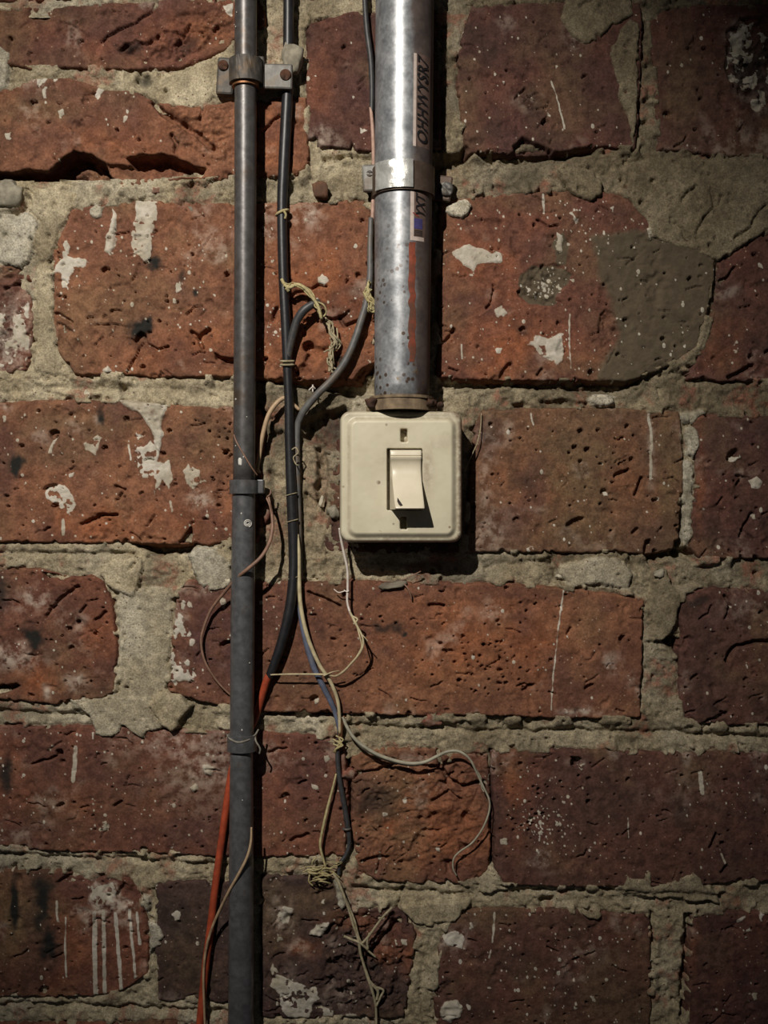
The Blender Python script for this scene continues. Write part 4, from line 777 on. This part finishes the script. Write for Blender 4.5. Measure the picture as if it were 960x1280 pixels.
# ------------------------------------------------------------------ clamp round the large conduit
M_shiny = plain('bright_hammered_zinc', (.55, .55, .52), .34, .5, .4, 200, .9)
M_clampd = plain('brown_dirty_zinc', (.12, .085, .065), .55, .4, .5, 220, .2, (.08, .055, .04), .4)
M_clampg = plain('dull_zinc', (.20, .195, .18), .5, .45, .5, 220, .3, (.12, .10, .08), .4)
cp = empty('pipe_clamp', W(505, 220, 0, HP)); tag(cp, 'zinc band clamp holding the thick galvanised conduit to the wall', 'pipe clamp')
arc_band('band', 504.4, HP, 35.5, 39, fy(201), fy(237), -1.75, 1.85, M_clampd, cp, HP, 60, 3)
arc_band('bright_strap', 504.4, HP, 39, 41.5, fy(200), fy(235), -1.0, .27, M_shiny, cp, HP, 40, 8, rag=.7, seed=3)
box('lug', 453, 205, 473, 239, 16, 24, M_clampg, cp, 2.5, 24, -.06)
box('lug_spacer', 457, 210, 471, 234, -4, 17, M_clampg, cp, 1.5, 24)
box('lug', 541, 218, 565, 250, 10, 18, M_clampd, cp, 2.5, 20, .12)
box('lug_spacer', 545, 222, 560, 246, -4, 12, M_clampd, cp, 1.5, 20)
screw('screw', 558, 235, 17, 9, 6, M_lsteel, cp, 24, .8)
screw('screw', 462, 217, 23, 4, 2, M_dsteel, cp, 24, .2)

# ------------------------------------------------------------------ the light switch
def cream(name, col, rough=.42):
    m, nt, b = newmat(name); N = NT(nt); v = N.obj(); n1 = N.noise(60, 5, .6, v); n2 = N.noise(420, 4, .6, v)
    d, so, ru, x = N.attr('stain')
    c = N.mix(.35, col, N.mix(N.ramp(n1, .3, .7), (.75, .72, .62), (1.15, 1.15, 1.12)), 'MULTIPLY')
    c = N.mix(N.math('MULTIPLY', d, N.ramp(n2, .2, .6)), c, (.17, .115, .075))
    c = N.mix(N.ramp(N.noise(160, 4, .7, v), .68, .76), c, (.33, .27, .17))
    c = N.mix(N.math('MULTIPLY', ru, N.ramp(n2, .3, .6)), c, (.22, .10, .03))
    c = N.mix(so, c, (.012, .011, .01))
    N.put(b.inputs['Base Color'], c); b.inputs['Roughness'].default_value = rough; N.put(b.inputs['Normal'], N.bump(n2, .06, .0003)); return m
M_cream = cream('aged_cream_plastic', (.59, .545, .41)); M_rock = cream('cream_rocker_plastic', (.66, .60, .47), .35)
HS = 64.0
sw = empty('light_switch', W(501, 596, 0, HS)); tag(sw, 'aged cream wall light switch with a large rocker and surface box', 'light switch')
def rrect_sdf(X, Y, x0, y0, x1, y1, r):
    cx, cy = (x0 + x1) / 2, (y0 + y1) / 2; qx = np.abs(X - cx) - ((x1 - x0) / 2 - r); qy = np.abs(Y - cy) - ((y1 - y0) / 2 - r)
    return -(np.hypot(np.maximum(qx, 0), np.maximum(qy, 0)) + np.minimum(np.maximum(qx, qy), 0) - r)
def rr_loop(x0, y0, x1, y1, r, n=8):
    out = []
    for (cx, cy, a0) in ((x1 - r, y0 + r, -90), (x1 - r, y1 - r, 0), (x0 + r, y1 - r, 90), (x0 + r, y0 + r, 180)):
        for k in range(n + 1):
            t = math.radians(a0 + 90 * k / n); out.append((cx + r * math.cos(t), cy + r * math.sin(t)))
    return out
lp = rr_loop(426.5, 514.5, 576.5, 676.5, 11); n = len(lp)
Vb = [(x, y, -8) for x, y in lp] + [(x, y, HS - 13) for x, y in lp]
Fb = [(j, (j + 1) % n, n + (j + 1) % n, n + j) for j in range(n)] + [tuple(range(n, 2 * n))]
ob = mesh_obj('back_box', tow(np.array(Vb), HS), [f[::-1] for f in Fb[:-1]] + [Fb[-1]], M_cream, sw, None)
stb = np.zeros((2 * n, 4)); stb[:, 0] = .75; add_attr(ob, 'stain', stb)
xs = np.arange(424, 580.01, .75); ys = np.arange(512, 680.01, .75); X, Y = np.meshgrid(xs, ys)
s0 = rrect_sdf(X, Y, 425.5, 513.5, 577.5, 677.5, 12)
lip = HS - 10 + 5 * np.sqrt(np.clip(1 - (1 - np.clip(s0 / 4, 0, 1)) ** 2, 0, 1)) - np.where(s0 < 0, -s0 * 8, 0)
s1 = rrect_sdf(X, Y, 437.5, 524.5, 567, 669, 9)
h = lip + (HS - lip.max()) * sstep(-4.5, 3.5, s1) 
h += .5 * np.sqrt(np.clip(s1, 0, 60) / 60)
rk = rrect_sdf(X, Y, 484, 561, 527.5, 637.5, 1.2); h -= 26 * sstep(-.5, .5, rk)
slots = np.full(X.shape, -99.0)
for (x0, y0, x1, y1) in ((501.5, 537, 508.5, 552), (500.8, 646, 508.2, 661)):
    q = rrect_sdf(X, Y, x0, y0, x1, y1, 1.0); slots = np.maximum(slots, q); h -= 45 * sstep(-.5, .6, q) + .8 * sstep(-2, -.6, q)
h += .12 * vn(X, Y, 5, 3)
st = np.zeros(X.shape + (4,))
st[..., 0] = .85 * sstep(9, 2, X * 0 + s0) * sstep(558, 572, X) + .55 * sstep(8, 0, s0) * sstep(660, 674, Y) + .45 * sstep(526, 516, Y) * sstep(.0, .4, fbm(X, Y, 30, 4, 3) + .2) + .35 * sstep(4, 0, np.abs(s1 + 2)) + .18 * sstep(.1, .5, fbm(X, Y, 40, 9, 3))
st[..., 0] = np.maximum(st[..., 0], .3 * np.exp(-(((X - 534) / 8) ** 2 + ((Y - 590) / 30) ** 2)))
st[..., 2] = np.exp(-(((X - 505) / 5) ** 2 + ((Y - 537) / 3) ** 2)) + .25 * np.exp(-(((X - 535) / 6) ** 2 + ((Y - 585) / 22) ** 2))
for (cx, cy, r_) in ((483, 531, 1.2), (473, 603, 2.2), (492, 655, 1), (562, 659, 1.2), (429, 608, 1.2)): st[..., 0] = np.maximum(st[..., 0], sstep(r_ + 1, r_ - .5, np.hypot(X - cx, Y - cy)))
keep = s0 > -1.6
q, used = grid_quads(*X.shape, keep)
fp = mesh_obj('faceplate', tow(np.stack([X.ravel(), Y.ravel(), h.ravel()], 1)[used], HS), None, M_cream, sw, None, True, q)
add_attr(fp, 'stain', np.clip(st, 0, 1).reshape(-1, 4)[used])
# rocker: profile down its length (y, height above plate), swept across, sides leaning in
prof0 = [(562.5, -12, 0), (562.4, 0, 0), (563.0, 3.2, .3), (565.5, 4.6, .6), (569.3, 5.0, .8), (570.2, 4.0, .8), (571.2, 5.4, .9), (573.0, 5.2, 1), (575.0, 3.4, 1.2), (578, 1.6, 1.5), (582, .8, 1.7), (587, .9, 2.0), (594, 3.0, 2.4), (602, 7.2, 2.9), (611, 13.4, 3.6), (620, 20.5, 4.4), (629, 28.0, 5.2), (633.2, 31.2, 5.6), (635.4, 31.8, 5.8), (636.4, 30.4, 5.8), (636.7, 28, 5.4), (636.8, 0, 1.0), (636.8, -12, 0)]
prof = prof0
Vr = []; Fr = []; L = len(prof); cols = [(0, -12), (0, None), (.0, 1.0), (.02, 1), (.06, 1), (.3, 1), (.5, 1), (.7, 1), (.94, 1), (.98, 1), (1, 1), (1, None), (1, -12)]
def rock_pt(k, u):
    y, z, ins = prof[k]; xl = 487.2 + ins * 1.15; xr = 526.2 + .10 * max(0, z); return xl + (xr - xl) * u, y, z
us = [0, .02, .05, .2, .5, .8, .95, .98, 1]
rows = []
for k in range(L):
    y, z, ins = prof[k]; row = [(487.0, y, -12)]
    for u in us:
        x, yy, zz = rock_pt(k, u); ed = min(u, 1 - u); row.append((x, yy, max(-12, zz - (0.9 if ed < .001 else (.25 if ed < .03 else 0)))))
    row.append((526.6, y, -12)); rows.append(row)
nc = len(rows[0]); Vr = [(x, y, HS + z) for row in rows for (x, y, z) in row]
for k in range(L - 1):
    for j in range(nc - 1): Fr.append((k * nc + j, (k + 1) * nc + j, (k + 1) * nc + j + 1, k * nc + j + 1))
ro = mesh_obj('rocker', tow(np.array(Vr), HS), Fr, M_rock, sw, None, smooth=True); add_attr(ro, 'stain', np.zeros((len(Vr), 4)))
bev = ro.modifiers.new('edge_split', 'EDGE_SPLIT'); bev.split_angle = math.radians(38)
ck = [(496.5, 622), (498.2, 624.5), (501.5, 629.5), (503, 632), (500.2, 633), (498, 631), (496.2, 627)]
def rz(y): return np.interp(y, [611, 620, 629, 633.2], [13.4, 20.5, 28.0, 31.2])
Vc = [(x, y, HS + rz(y) + .25) for x, y in ck]; Vc = Vc + [(x, y, z - .6) for x, y, z in Vc]; nn = len(ck)
tag(mesh_obj('chip_mark', tow(np.array(Vc), HS), [tuple(reversed(range(nn)))] + [(j, (j + 1) % nn, nn + (j + 1) % nn, nn + j) for j in range(nn)], plain('dark_chip', (.03, .022, .018), .8, 0, .4, 500), ro, None, smooth=False), 'dark chipped spot')
# collar where the conduit enters
M_collar = plain('dirty_tan_plastic', (.20, .145, .09), .75, 0, .6, 200, .5, (.10, .07, .045), .3)
arc_band('conduit_collar', 502, HP, 33, 38.5, fy(493), fy(511), -math.pi, math.pi, M_collar, sw, HP, 56, 3, rag=.6, seed=8)
box('collar_flange', 458, 507, 547, 514.5, 0, HP + 16, M_collar, sw, 2.5, HP + 14)
arc_band('collar_rim', 502, HP, 33, 40, fy(493), fy(496.5), -math.pi, math.pi, M_collar, sw, HP, 56, 2, rag=.8, seed=9)
for (cx, cy, r_) in ((463.5, 504, 7.5), (539, 503, 7), (550.5, 506, 4)): rock('bolt', cx, cy, 58, r_, r_ * .9, 8, M_rust, int(cx), sw)

# ------------------------------------------------------------------ nail
na = rock('nail', 400, 238, 5, 10, 11, 10, plain('brown_rusty_iron', (.15, .075, .045), .85, .1, .7, 300, .7, (.08, .045, .03), .2), 77, None); tag(na, 'rusty round nail head in the mortar between the black cable and the thick conduit', 'nail')

# ------------------------------------------------------------------ cables, wires and strings
M_black = plain('black_rubber', (.014, .014, .016), .42, 0, .5, 300, .25, (.05, .045, .04), .5, (.6, .75))
M_dgrey = plain('dark_grey_cable', (.042, .042, .044), .5, 0, .5, 300, .25, (.09, .075, .06), .5, (.55, .7))
M_grey = plain('grey_cable', (.10, .098, .095), .5, 0, .5, 260, .25, (.13, .10, .075), .45, (.5, .66))
M_bgrey = plain('blue_grey_cable', (.105, .12, .17), .45, 0, .4, 260, .15, (.15, .14, .12), .45, (.55, .7))
M_pink = plain('pale_pink_insulation', (.42, .27, .21), .6, 0, .4, 300, .15)
M_org = plain('orange_insulation', (.36, .062, .025), .45, 0, .4, 260, .15, (.22, .04, .02), .45, (.5, .7))
M_tanw = plain('tan_insulation', (.40, .28, .17), .55, 0, .4, 260, .15, (.22, .14, .085), .4, (.55, .7))
M_brw = plain('brown_wire', (.22, .125, .085), .55, 0, .5, 260, .15)
M_creamw = plain('cream_insulation', (.48, .41, .25), .55, 0, .4, 260, .15, (.30, .23, .13), .4, (.55, .7))
M_greenw = plain('grey_green_wire', (.33, .31, .235), .5, 0, .4, 260, .15, (.22, .2, .15), .4, (.5, .65))
M_whitew = plain('white_insulation', (.62, .55, .49), .5, 0, .3, 260, .15)
M_straw = plain('straw_raffia', (.42, .36, .19), .8, 0, .5, 500, .3, (.33, .27, .13), .2, (.5, .65))
M_straw_d = plain('dull_raffia', (.36, .31, .20), .85, 0, .5, 500, .3, (.22, .18, .11), .2, (.5, .65))

bc = empty('black_cable', W(360, 0, 12)); tag(bc, 'thick black cable beside the thin conduit that turns orange and slips behind it', 'cable')
tube('black_sheath', [(361, -60, 14, 6.6), (360.5, 50, 14, 6.6), (359.5, 110, 13, 7), (357, 160, 12, 7.2), (354.5, 210, 12, 7), (352.5, 262, 12, 6.4), (354, 340, 13, 6.2), (357, 400, 14, 6.2), (359, 450, 14, 6), (361, 500, 14, 5.6), (362, 560, 14, 5.8), (364.5, 620, 14, 6.6), (367, 680, 14, 6.6), (367, 720, 16, 6.4), (362.5, 760, 18, 6.4), (353, 800, 18, 6), (341, 835, 16, 5.4), (336, 846, 15, 4.8)], 6, M_black, bc, 13, 16, 8)
tag(tube('orange_core', [(338, 841, 15.5, 4.4), (333, 852, 15, 4.6), (327, 872, 12, 4.4), (318, 900, 9, 4.4), (304, 928, 8, 4.4), (291, 958, 9, 4.4), (284, 1000, 9, 4.6), (277, 1050, 9, 4.6), (270, 1100, 9, 4.6), (263, 1160, 9, 4.8), (256, 1215, 9, 4.9), (249, 1290, 9, 5), (245, 1340, 9, 5)], 4.6, M_org, bc, 10, 14, 8), 'orange insulated lower length')
tubes('tie', [([(359 + 8 * math.cos(t), y + 1.2 * math.sin(t), 14 + 8 * math.sin(t)) for t in np.linspace(-.3, 3.5, 9)], 1.5) for y in (451.5, 456)], M_straw_d, bc, 14)
tubes('tie', [([(353 + 7.4 * math.cos(t), 266 - 3 * math.cos(t), 12 + 7.4 * math.sin(t)) for t in np.linspace(-.3, 3.5, 9)], 1.9), ([(354, 264, 19), (358, 270, 20), (357, 275, 18)], 1.6)], M_straw, bc, 12)
for (y, dx) in ((618, 0), (651, 1.5), (722, 3)): tube('thread', [(364 + dx + 7.5 * math.cos(t), y - 2 * math.cos(t), 14 + 7.6 * math.sin(t)) for t in np.linspace(.2, 3.0, 8)], .6, M_straw_d, bc, 14, 6)
tubes('loose_thread', [([(365, 562, 20), (370, 560, 24), (373, 566, 24), (367, 572, 22), (370, 580, 23), (373, 582, 22)], .9)], M_straw_d, bc, 20)

st_ = tube('cable_stub', [(358, 452, 14, 4.8), (361.5, 435, 16, 5), (366, 418, 18, 5), (371, 402, 20, 5.2), (380, 389, 22, 5.4), (393, 380, 22, 4.6), (400, 378, 20, 3.5)], 5, M_dgrey, None, 18, 14); tag(st_, 'short curved dark cable end tied to the black cable under the raffia', 'cable')

gc = empty('grey_cable', W(456, 0, 10)); tag(gc, 'thin grey cable from beside the thick conduit, curving left behind the black cable and down', 'cable')
tube('sheath', [(455, -60, 12, 3.2), (456, 0, 12, 3.2), (459, 40, 12, 3.6), (463.5, 75, 12, 3.6), (465, 110, 10, 3.4), (464.5, 140, 8, 3.0)], 3, M_dgrey, gc, 12, 12)
tag(tube('pale_core', [(463.5, 134, 9, 2.2), (466, 165, 10, 2.4), (467, 205, 8, 2.4), (466, 262, 8, 2.5), (463.5, 300, 9, 2.5)], 2.4, M_pink, gc, 10, 10), 'pale pink insulated length')
tube('sheath', [(463.5, 272, 11, 3.0), (462.5, 310, 13, 3.6), (462.5, 345, 14, 4.0), (459, 375, 15, 4.4), (451, 403, 16, 4.6), (442, 430, 17, 4.6), (430, 455, 17, 4.6), (414, 476, 16, 4.6), (398, 492, 15, 4.6), (384, 508, 12, 4.6), (375, 522, 9, 4.4), (371, 540, 7, 4.2), (371, 600, 7, 4.2), (373, 660, 7, 4), (374, 720, 8, 3.6)], 4, M_grey, gc, 12, 12)
tube('blue_grey_sheath', [(373, 690, 8, 3.0), (373.5, 740, 9, 3.4), (379, 785, 11, 3.7), (391, 830, 12, 3.8), (406, 862, 11, 3.6), (418, 888, 9, 3.2), (425, 915, 8, 2.8)], 3.5, M_bgrey, gc, 10, 12)
tube('lower_sheath', [(425, 908, 8, 2.6), (422, 940, 8, 2.8), (424, 970, 7, 3.1), (430, 1005, 5, 3.3), (434, 1030, 4, 3.3), (436.5, 1055, 3, 2.7), (432, 1070, 3, 2.5), (425, 1080, 4, 2.5), (423, 1095, 3, 2.2)], 3, M_dgrey, gc, 6, 12)
tubes('tape_ring', [([(433.5 + 4 * math.cos(t), 1036, 4.5 + 4.2 * math.sin(t)) for t in np.linspace(-.4, 3.5, 8)], 1.4)], M_grey, gc, 5)

o = tube('tan_wire', [(372, 668, 15, 1.6), (373.5, 690, 16, 2.5), (374, 725, 17, 2.7), (376.5, 760, 18, 2.7), (385, 797, 18, 2.6), (399, 830, 18, 2.5), (412, 850, 17, 2.4), (421, 872, 15, 2.3), (424, 892, 13, 2.1), (424.5, 918, 11, 1.8)], 2.5, M_creamw, None, 16, 10); tag(o, 'cream wire running down from the black cable next to the blue grey cable', 'wire')
ow = tubes('copper_wire', [([(423, 882, 12), (426, 900, 12), (427, 915, 11), (425, 930, 10)], 1.4), ([(422, 890, 11), (424.5, 905, 12), (423.5, 925, 11)], 1.2), ([(430, 895, 8), (428, 910, 9), (426, 932, 9)], 1.3)], M_copper, None, 10); tag(ow, 'short bare copper strands where the cream and grey wires meet', 'wire')
kn = tubes('raffia_knot', [([(420 + 4 * math.sin(k * 2.3), 920 + k * 2, 10), (426 + 3 * math.cos(k * 1.7), 924 + k * 1.8, 14), (423 + 3 * math.sin(k), 930 + k * 1.2, 13), (419 + 2 * math.cos(k), 938 + k * .6, 10)], 1.1) for k in range(6)], M_straw, None, 11); tag(kn, 'small yellow raffia knot round the grey cable below the brick joint', 'knot')
o = tube('beige_wire', [(374, 512, 8, 2), (366, 505, 8, 2.4), (356, 497.5, 10, 2.8), (346, 504, 12, 3.0), (336, 519, 13, 3.0), (329, 543, 14, 2.9), (324.5, 570, 14, 2.7), (322, 586, 13, 2.4), (325, 591, 11, 1.8)], 2.8, M_tanw, None, 11, 10); tag(o, 'short beige wire arching between the black cable and the thin conduit', 'wire')
o = tubes('brown_wire', [([(335, 619, 20, 1.2), (337, 630, 22, 1.6), (340, 645, 26, 2.0), (341, 660, 30, 2.2), (338, 678, 38, 2.3), (329, 695, 47, 2.4), (314, 709, 50, 2.4), (298, 722, 40, 2.3), (280, 741, 24, 2.1), (263, 762, 16, 1.9), (253, 785, 14, 1.7), (249.5, 803, 14, 1.6), (253, 825, 14, 1.5), (263, 845, 12, 1.4), (276, 862, 10, 1.3), (293, 878, 8, 1.2)], 2), ([(341, 650, 27), (337, 632, 25), (332, 621, 22)], 1.2), ([(331, 622, 20), (337, 618, 22), (338, 612, 21)], 1.0)], M_brw, None, 26, 8, 8); tag(o, 'brown wire crossing over the thin conduit and looping on its left', 'wire')
o = tube('hair_wire', [(292, 543, 40), (296, 553, 43.5), (306, 570, 45.5), (315, 585, 44), (321, 594, 38)], 1.0, M_brw, None, 43, 6); tag(o, 'hair thin brown wire lying across the thin conduit above its middle coupling', 'wire')
ww = tubes('white_wire', [([(424.5, 660, 30, 1.4), (426, 672, 26, 1.6), (429.5, 690, 22, 1.7), (434, 712, 20, 1.7), (434.5, 735, 20, 1.6), (434, 752, 22, 1.5), (438, 766, 26, 1.5), (444, 776, 30, 1.5)], 1.6), ([(430, 738, 20), (434, 740, 22), (436, 738, 22)], .8), ([(417, 737, 16), (423, 741, 18), (431, 739, 20)], .7)], M_whitew, None, 24, 8); tag(ww, 'thin white wire hanging from the lower left corner of the switch', 'wire')
kk = tubes('yellow_string', [([(437, 764, 26, .9), (443, 776, 32, 1.8), (448, 785, 34, 1.4), (453, 795, 36, 1.4), (454, 806, 36, 1.4), (449, 817, 35, 1.4), (440, 828, 32, 1.4), (430, 839, 28, 1.5), (419, 846, 24, 1.5), (408, 844.5, 22, 1.4), (385, 844, 22, 1.2), (360, 844, 22, 1.1), (337, 845, 20, 1.0)], 1.4), ([(446, 782, 32), (450, 796, 36), (452, 808, 35), (445, 822, 33)], .9), ([(452, 792, 36), (456, 796, 37), (460, 801, 36)], .7), ([(424, 839, 26), (414, 841, 26), (404, 846, 24)], .8), ([(440, 770, 30), (447, 774, 32), (442, 780, 32)], 1.2)], M_creamw, None, 30, 7); tag(kk, 'pale yellow string looping from the white wire across to the orange cable', 'string')
o = tubes('loop_wire', [([(428, 897, 10, 1.4), (433, 908, 12, 2.2), (441, 921, 13, 2.3), (453, 932, 14, 2.3), (470, 942.5, 14, 2.3), (490, 950, 14, 2.3), (512, 954.5, 14, 2.3), (531, 952.5, 15, 2.2), (546, 945, 17, 2.1), (560, 938.5, 19, 2.0), (574, 938.5, 20, 1.8), (587, 948, 20, 1.5), (596, 966, 18, 1.4), (604, 983, 16, 1.4), (611.5, 1000, 15, 1.3), (611, 1016, 15, 1.2), (603, 1036, 15, 1.2), (590, 1054, 14, 1.2), (575, 1065, 13, 1.1), (567.5, 1074, 12, 1.0), (566.5, 1086, 12, 1.0), (571, 1096, 11, .9)], 2), ([(431, 900, 10), (437, 916, 12), (452, 934.5, 12), (478, 949, 12), (508, 957, 12), (528, 956, 13)], 1.1), ([(593, 958, 16), (601, 972, 15), (602, 984, 14), (605, 990, 14)], .8)], M_greenw, None, 15, 8, 8); tag(o, 'grey green wire curling right over the small rough brick below the large brick', 'wire')
o = tubes('straw_stem', [([(420, 968, 8, 1.0), (416, 985, 10, 1.5), (409.5, 1010, 11, 1.8), (402, 1043, 12, 1.8), (400.5, 1058, 12, 1.7), (404, 1073, 11, 1.5), (407, 1084, 10, 1.3)], 1.7)], M_straw, None, 11, 8, 8); tag(o, 'yellow straw stem leaning left of the grey cable above the raffia tangle', 'straw')
rr = np.random.default_rng(3)
tang = []
for k in range(26):
    cx, cy = rr.normal(402, 8), rr.normal(1089, 4.5); a0 = rr.uniform(-.5, .5)
    tang.append(([(cx - 11 * math.cos(a0), cy + 6 * math.sin(a0) + rr.normal(0, 2), 6 + rr.uniform(0, 4)), (cx, cy + rr.normal(0, 3.5), 10 + rr.uniform(0, 7)), (cx + 10 * math.cos(a0), cy - 4 * math.sin(a0) + rr.normal(2, 3), 6 + rr.uniform(0, 4))], rr.uniform(.6, 1.1)))
tang += [([(390, 1082, 8), (391, 1076, 10), (395, 1072, 10)], 1.0), ([(413, 1086, 8), (424, 1080, 9), (428, 1078, 8)], 1.1), ([(387, 1093, 8), (386, 1102, 8), (391, 1108, 7)], 1.0), ([(395, 1098, 8), (400, 1108, 7)], 1.0)]
o = tubes('raffia_tangle', tang, M_straw, None, 9); tag(o, 'tangled bunch of yellow raffia over the dark brick at bottom centre', 'raffia')
cord = [([(416, 1092, 9, 1.8), (423, 1103, 10, 2.0), (429, 1118, 11, 1.7), (436, 1137, 12, 1.6), (442, 1157, 13, 1.7), (448, 1173, 14, 2.0), (450.5, 1190, 14, 1.7), (455, 1206, 14, 1.7), (461, 1224, 14, 2.2), (467, 1244, 13, 1.7), (470, 1262, 12, 1.6), (470.5, 1295, 12, 1.6)], 1.7),
        ([(432, 1124, 10), (443, 1150, 12), (449, 1172, 14), (458, 1186, 12), (470, 1198, 9)], 1.3), ([(430, 1171, 10), (440, 1174, 13), (449, 1177, 15), (460, 1187, 12)], 1.6), ([(490, 1136, 8), (479, 1146, 11), (468, 1160, 13), (460, 1171, 13), (453, 1178, 14)], 1.6), ([(462, 1166, 12), (459, 1176, 13), (460, 1186, 12)], 1.4),
        ([(449, 1178, 14), (452, 1196, 13), (458, 1214, 13)], 1.1), ([(460, 1222, 14), (468, 1232, 13), (479, 1238, 11), (476, 1246, 11), (470, 1258, 12)], 1.5), ([(462, 1228, 13), (472, 1238, 13), (471, 1250, 12)], 1.8)]
o = tubes('frayed_string', cord, M_straw_d, None, 12, 7, 8); tag(o, 'frayed buff string hanging below the raffia tangle to the bottom edge', 'string')
# raffia on the cable stub, in two strips, and the knot beside the thick conduit
def raffia(path, n, spread, r, seed, hb):
    g = np.random.default_rng(seed); out = []
    for k in range(n):
        j0, j1 = sorted(g.choice(len(path), 2, replace=False)); j1 = min(len(path) - 1, max(j1, j0 + 2)); j0 = min(j0, j1 - 2)
        out.append(([(x + g.normal(0, spread), y + g.normal(0, spread * .6), hb + g.uniform(0, 8)) for x, y in path[max(0, j0):j1 + 1]], g.uniform(.55, 1) * r))
    return out
p1 = [(353, 351), (358, 358), (366, 356), (376, 357), (385, 363), (391, 372), (396, 381), (400, 389), (402, 398)]
o = tubes('raffia_tie', raffia(p1, 22, 1.9, 1.2, 5, 20) + [([(352, 349, 24), (356, 356, 26), (362, 360, 26), (372, 356, 26), (383, 362, 27), (391, 373, 28), (398, 384, 28), (402, 399, 26)], 2.2), ([(398, 378, 26), (405, 382, 26), (408, 390, 24), (404, 396, 22)], 1.1), ([(358, 360, 26), (361, 364, 24)], 2.5)], M_straw, None, 24); tag(o, 'straw coloured raffia tied from the black cable over the stub end', 'raffia')
p2 = [(407, 400), (411, 406), (413, 413), (417, 420), (420, 427), (416, 434), (413, 441), (412, 449), (414, 456), (415, 464)]
o = tubes('raffia_strip', raffia(p2, 20, 2.6, 1.2, 8, 10) + [([(404, 403, 12), (411, 407, 15), (413, 418, 16), (419, 428, 16), (413, 441, 16), (414, 452, 15), (415, 466, 13)], 1.8), ([(421, 410, 12), (422, 422, 14), (420, 436, 14)], 1.0)], M_straw_d, None, 14); tag(o, 'dangling twisted raffia strip just below the stub, on the red brick', 'raffia')
p3 = [(461, 353), (461, 360), (459, 367), (461, 374), (464, 380), (463, 387), (467, 390)]
o = tubes('raffia_wrap', raffia(p3, 20, 2.2, 1.2, 11, 17) + [([(461, 352, 20), (460, 362, 22), (464, 374, 22), (467, 388, 20)], 2.0), ([(458, 370, 22), (466, 374, 24), (468, 382, 22)], 1.3)], M_straw, None, 20); tag(o, 'raffia wrapped on the grey cable against the thick conduit', 'raffia')
o = tubes('white_star', [([(394, 486, 14), (391, 484, 16), (386, 488, 14)], 1.0), ([(391, 481, 14), (391, 490, 15)], 1.0), ([(402, 489, 14), (405, 490, 14)], 1.3)], M_whitew, None, 14); tag(o, 'tiny white fibre tuft on the grey cable just above the mortar joint', 'fibre')
o = tube('lower_wire', [(316, 1030, 44, 1.2), (315.5, 1048, 46, 1.6), (311, 1066, 48, 1.8), (300, 1088, 48, 1.9), (288, 1110, 40, 1.9), (276, 1135, 28, 1.9), (265, 1160, 20, 1.8), (257, 1185, 17, 1.8), (253, 1210, 16, 1.7), (252, 1240, 15, 1.6), (254, 1300, 14, 1.5)], 1.8, M_tanw, None, 30, 8); tag(o, 'thin tan wire crossing the thin conduit and orange cable at bottom left', 'wire')
o = tubes('grass_wisp', [([(602, 516, 8, .6), (601, 533, 10, .7), (597, 552, 14, .7), (589, 570, 16, .7), (580, 590, 16, .6)], .7)], M_straw_d, None, 12, 5); tag(o, 'hair fine pale fibre right of the switch, touching the box edge', 'fibre')
o = tubes('dry_twig', [([(500, 727, 6), (508, 733, 10), (513, 742, 11), (514.5, 750, 9)], 1.0), ([(497, 728, 7), (510, 722, 10), (526, 714, 12)], .8)], M_brw, None, 9, 5); tag(o, 'tiny brown twig on the brick edge below the switch', 'twig')
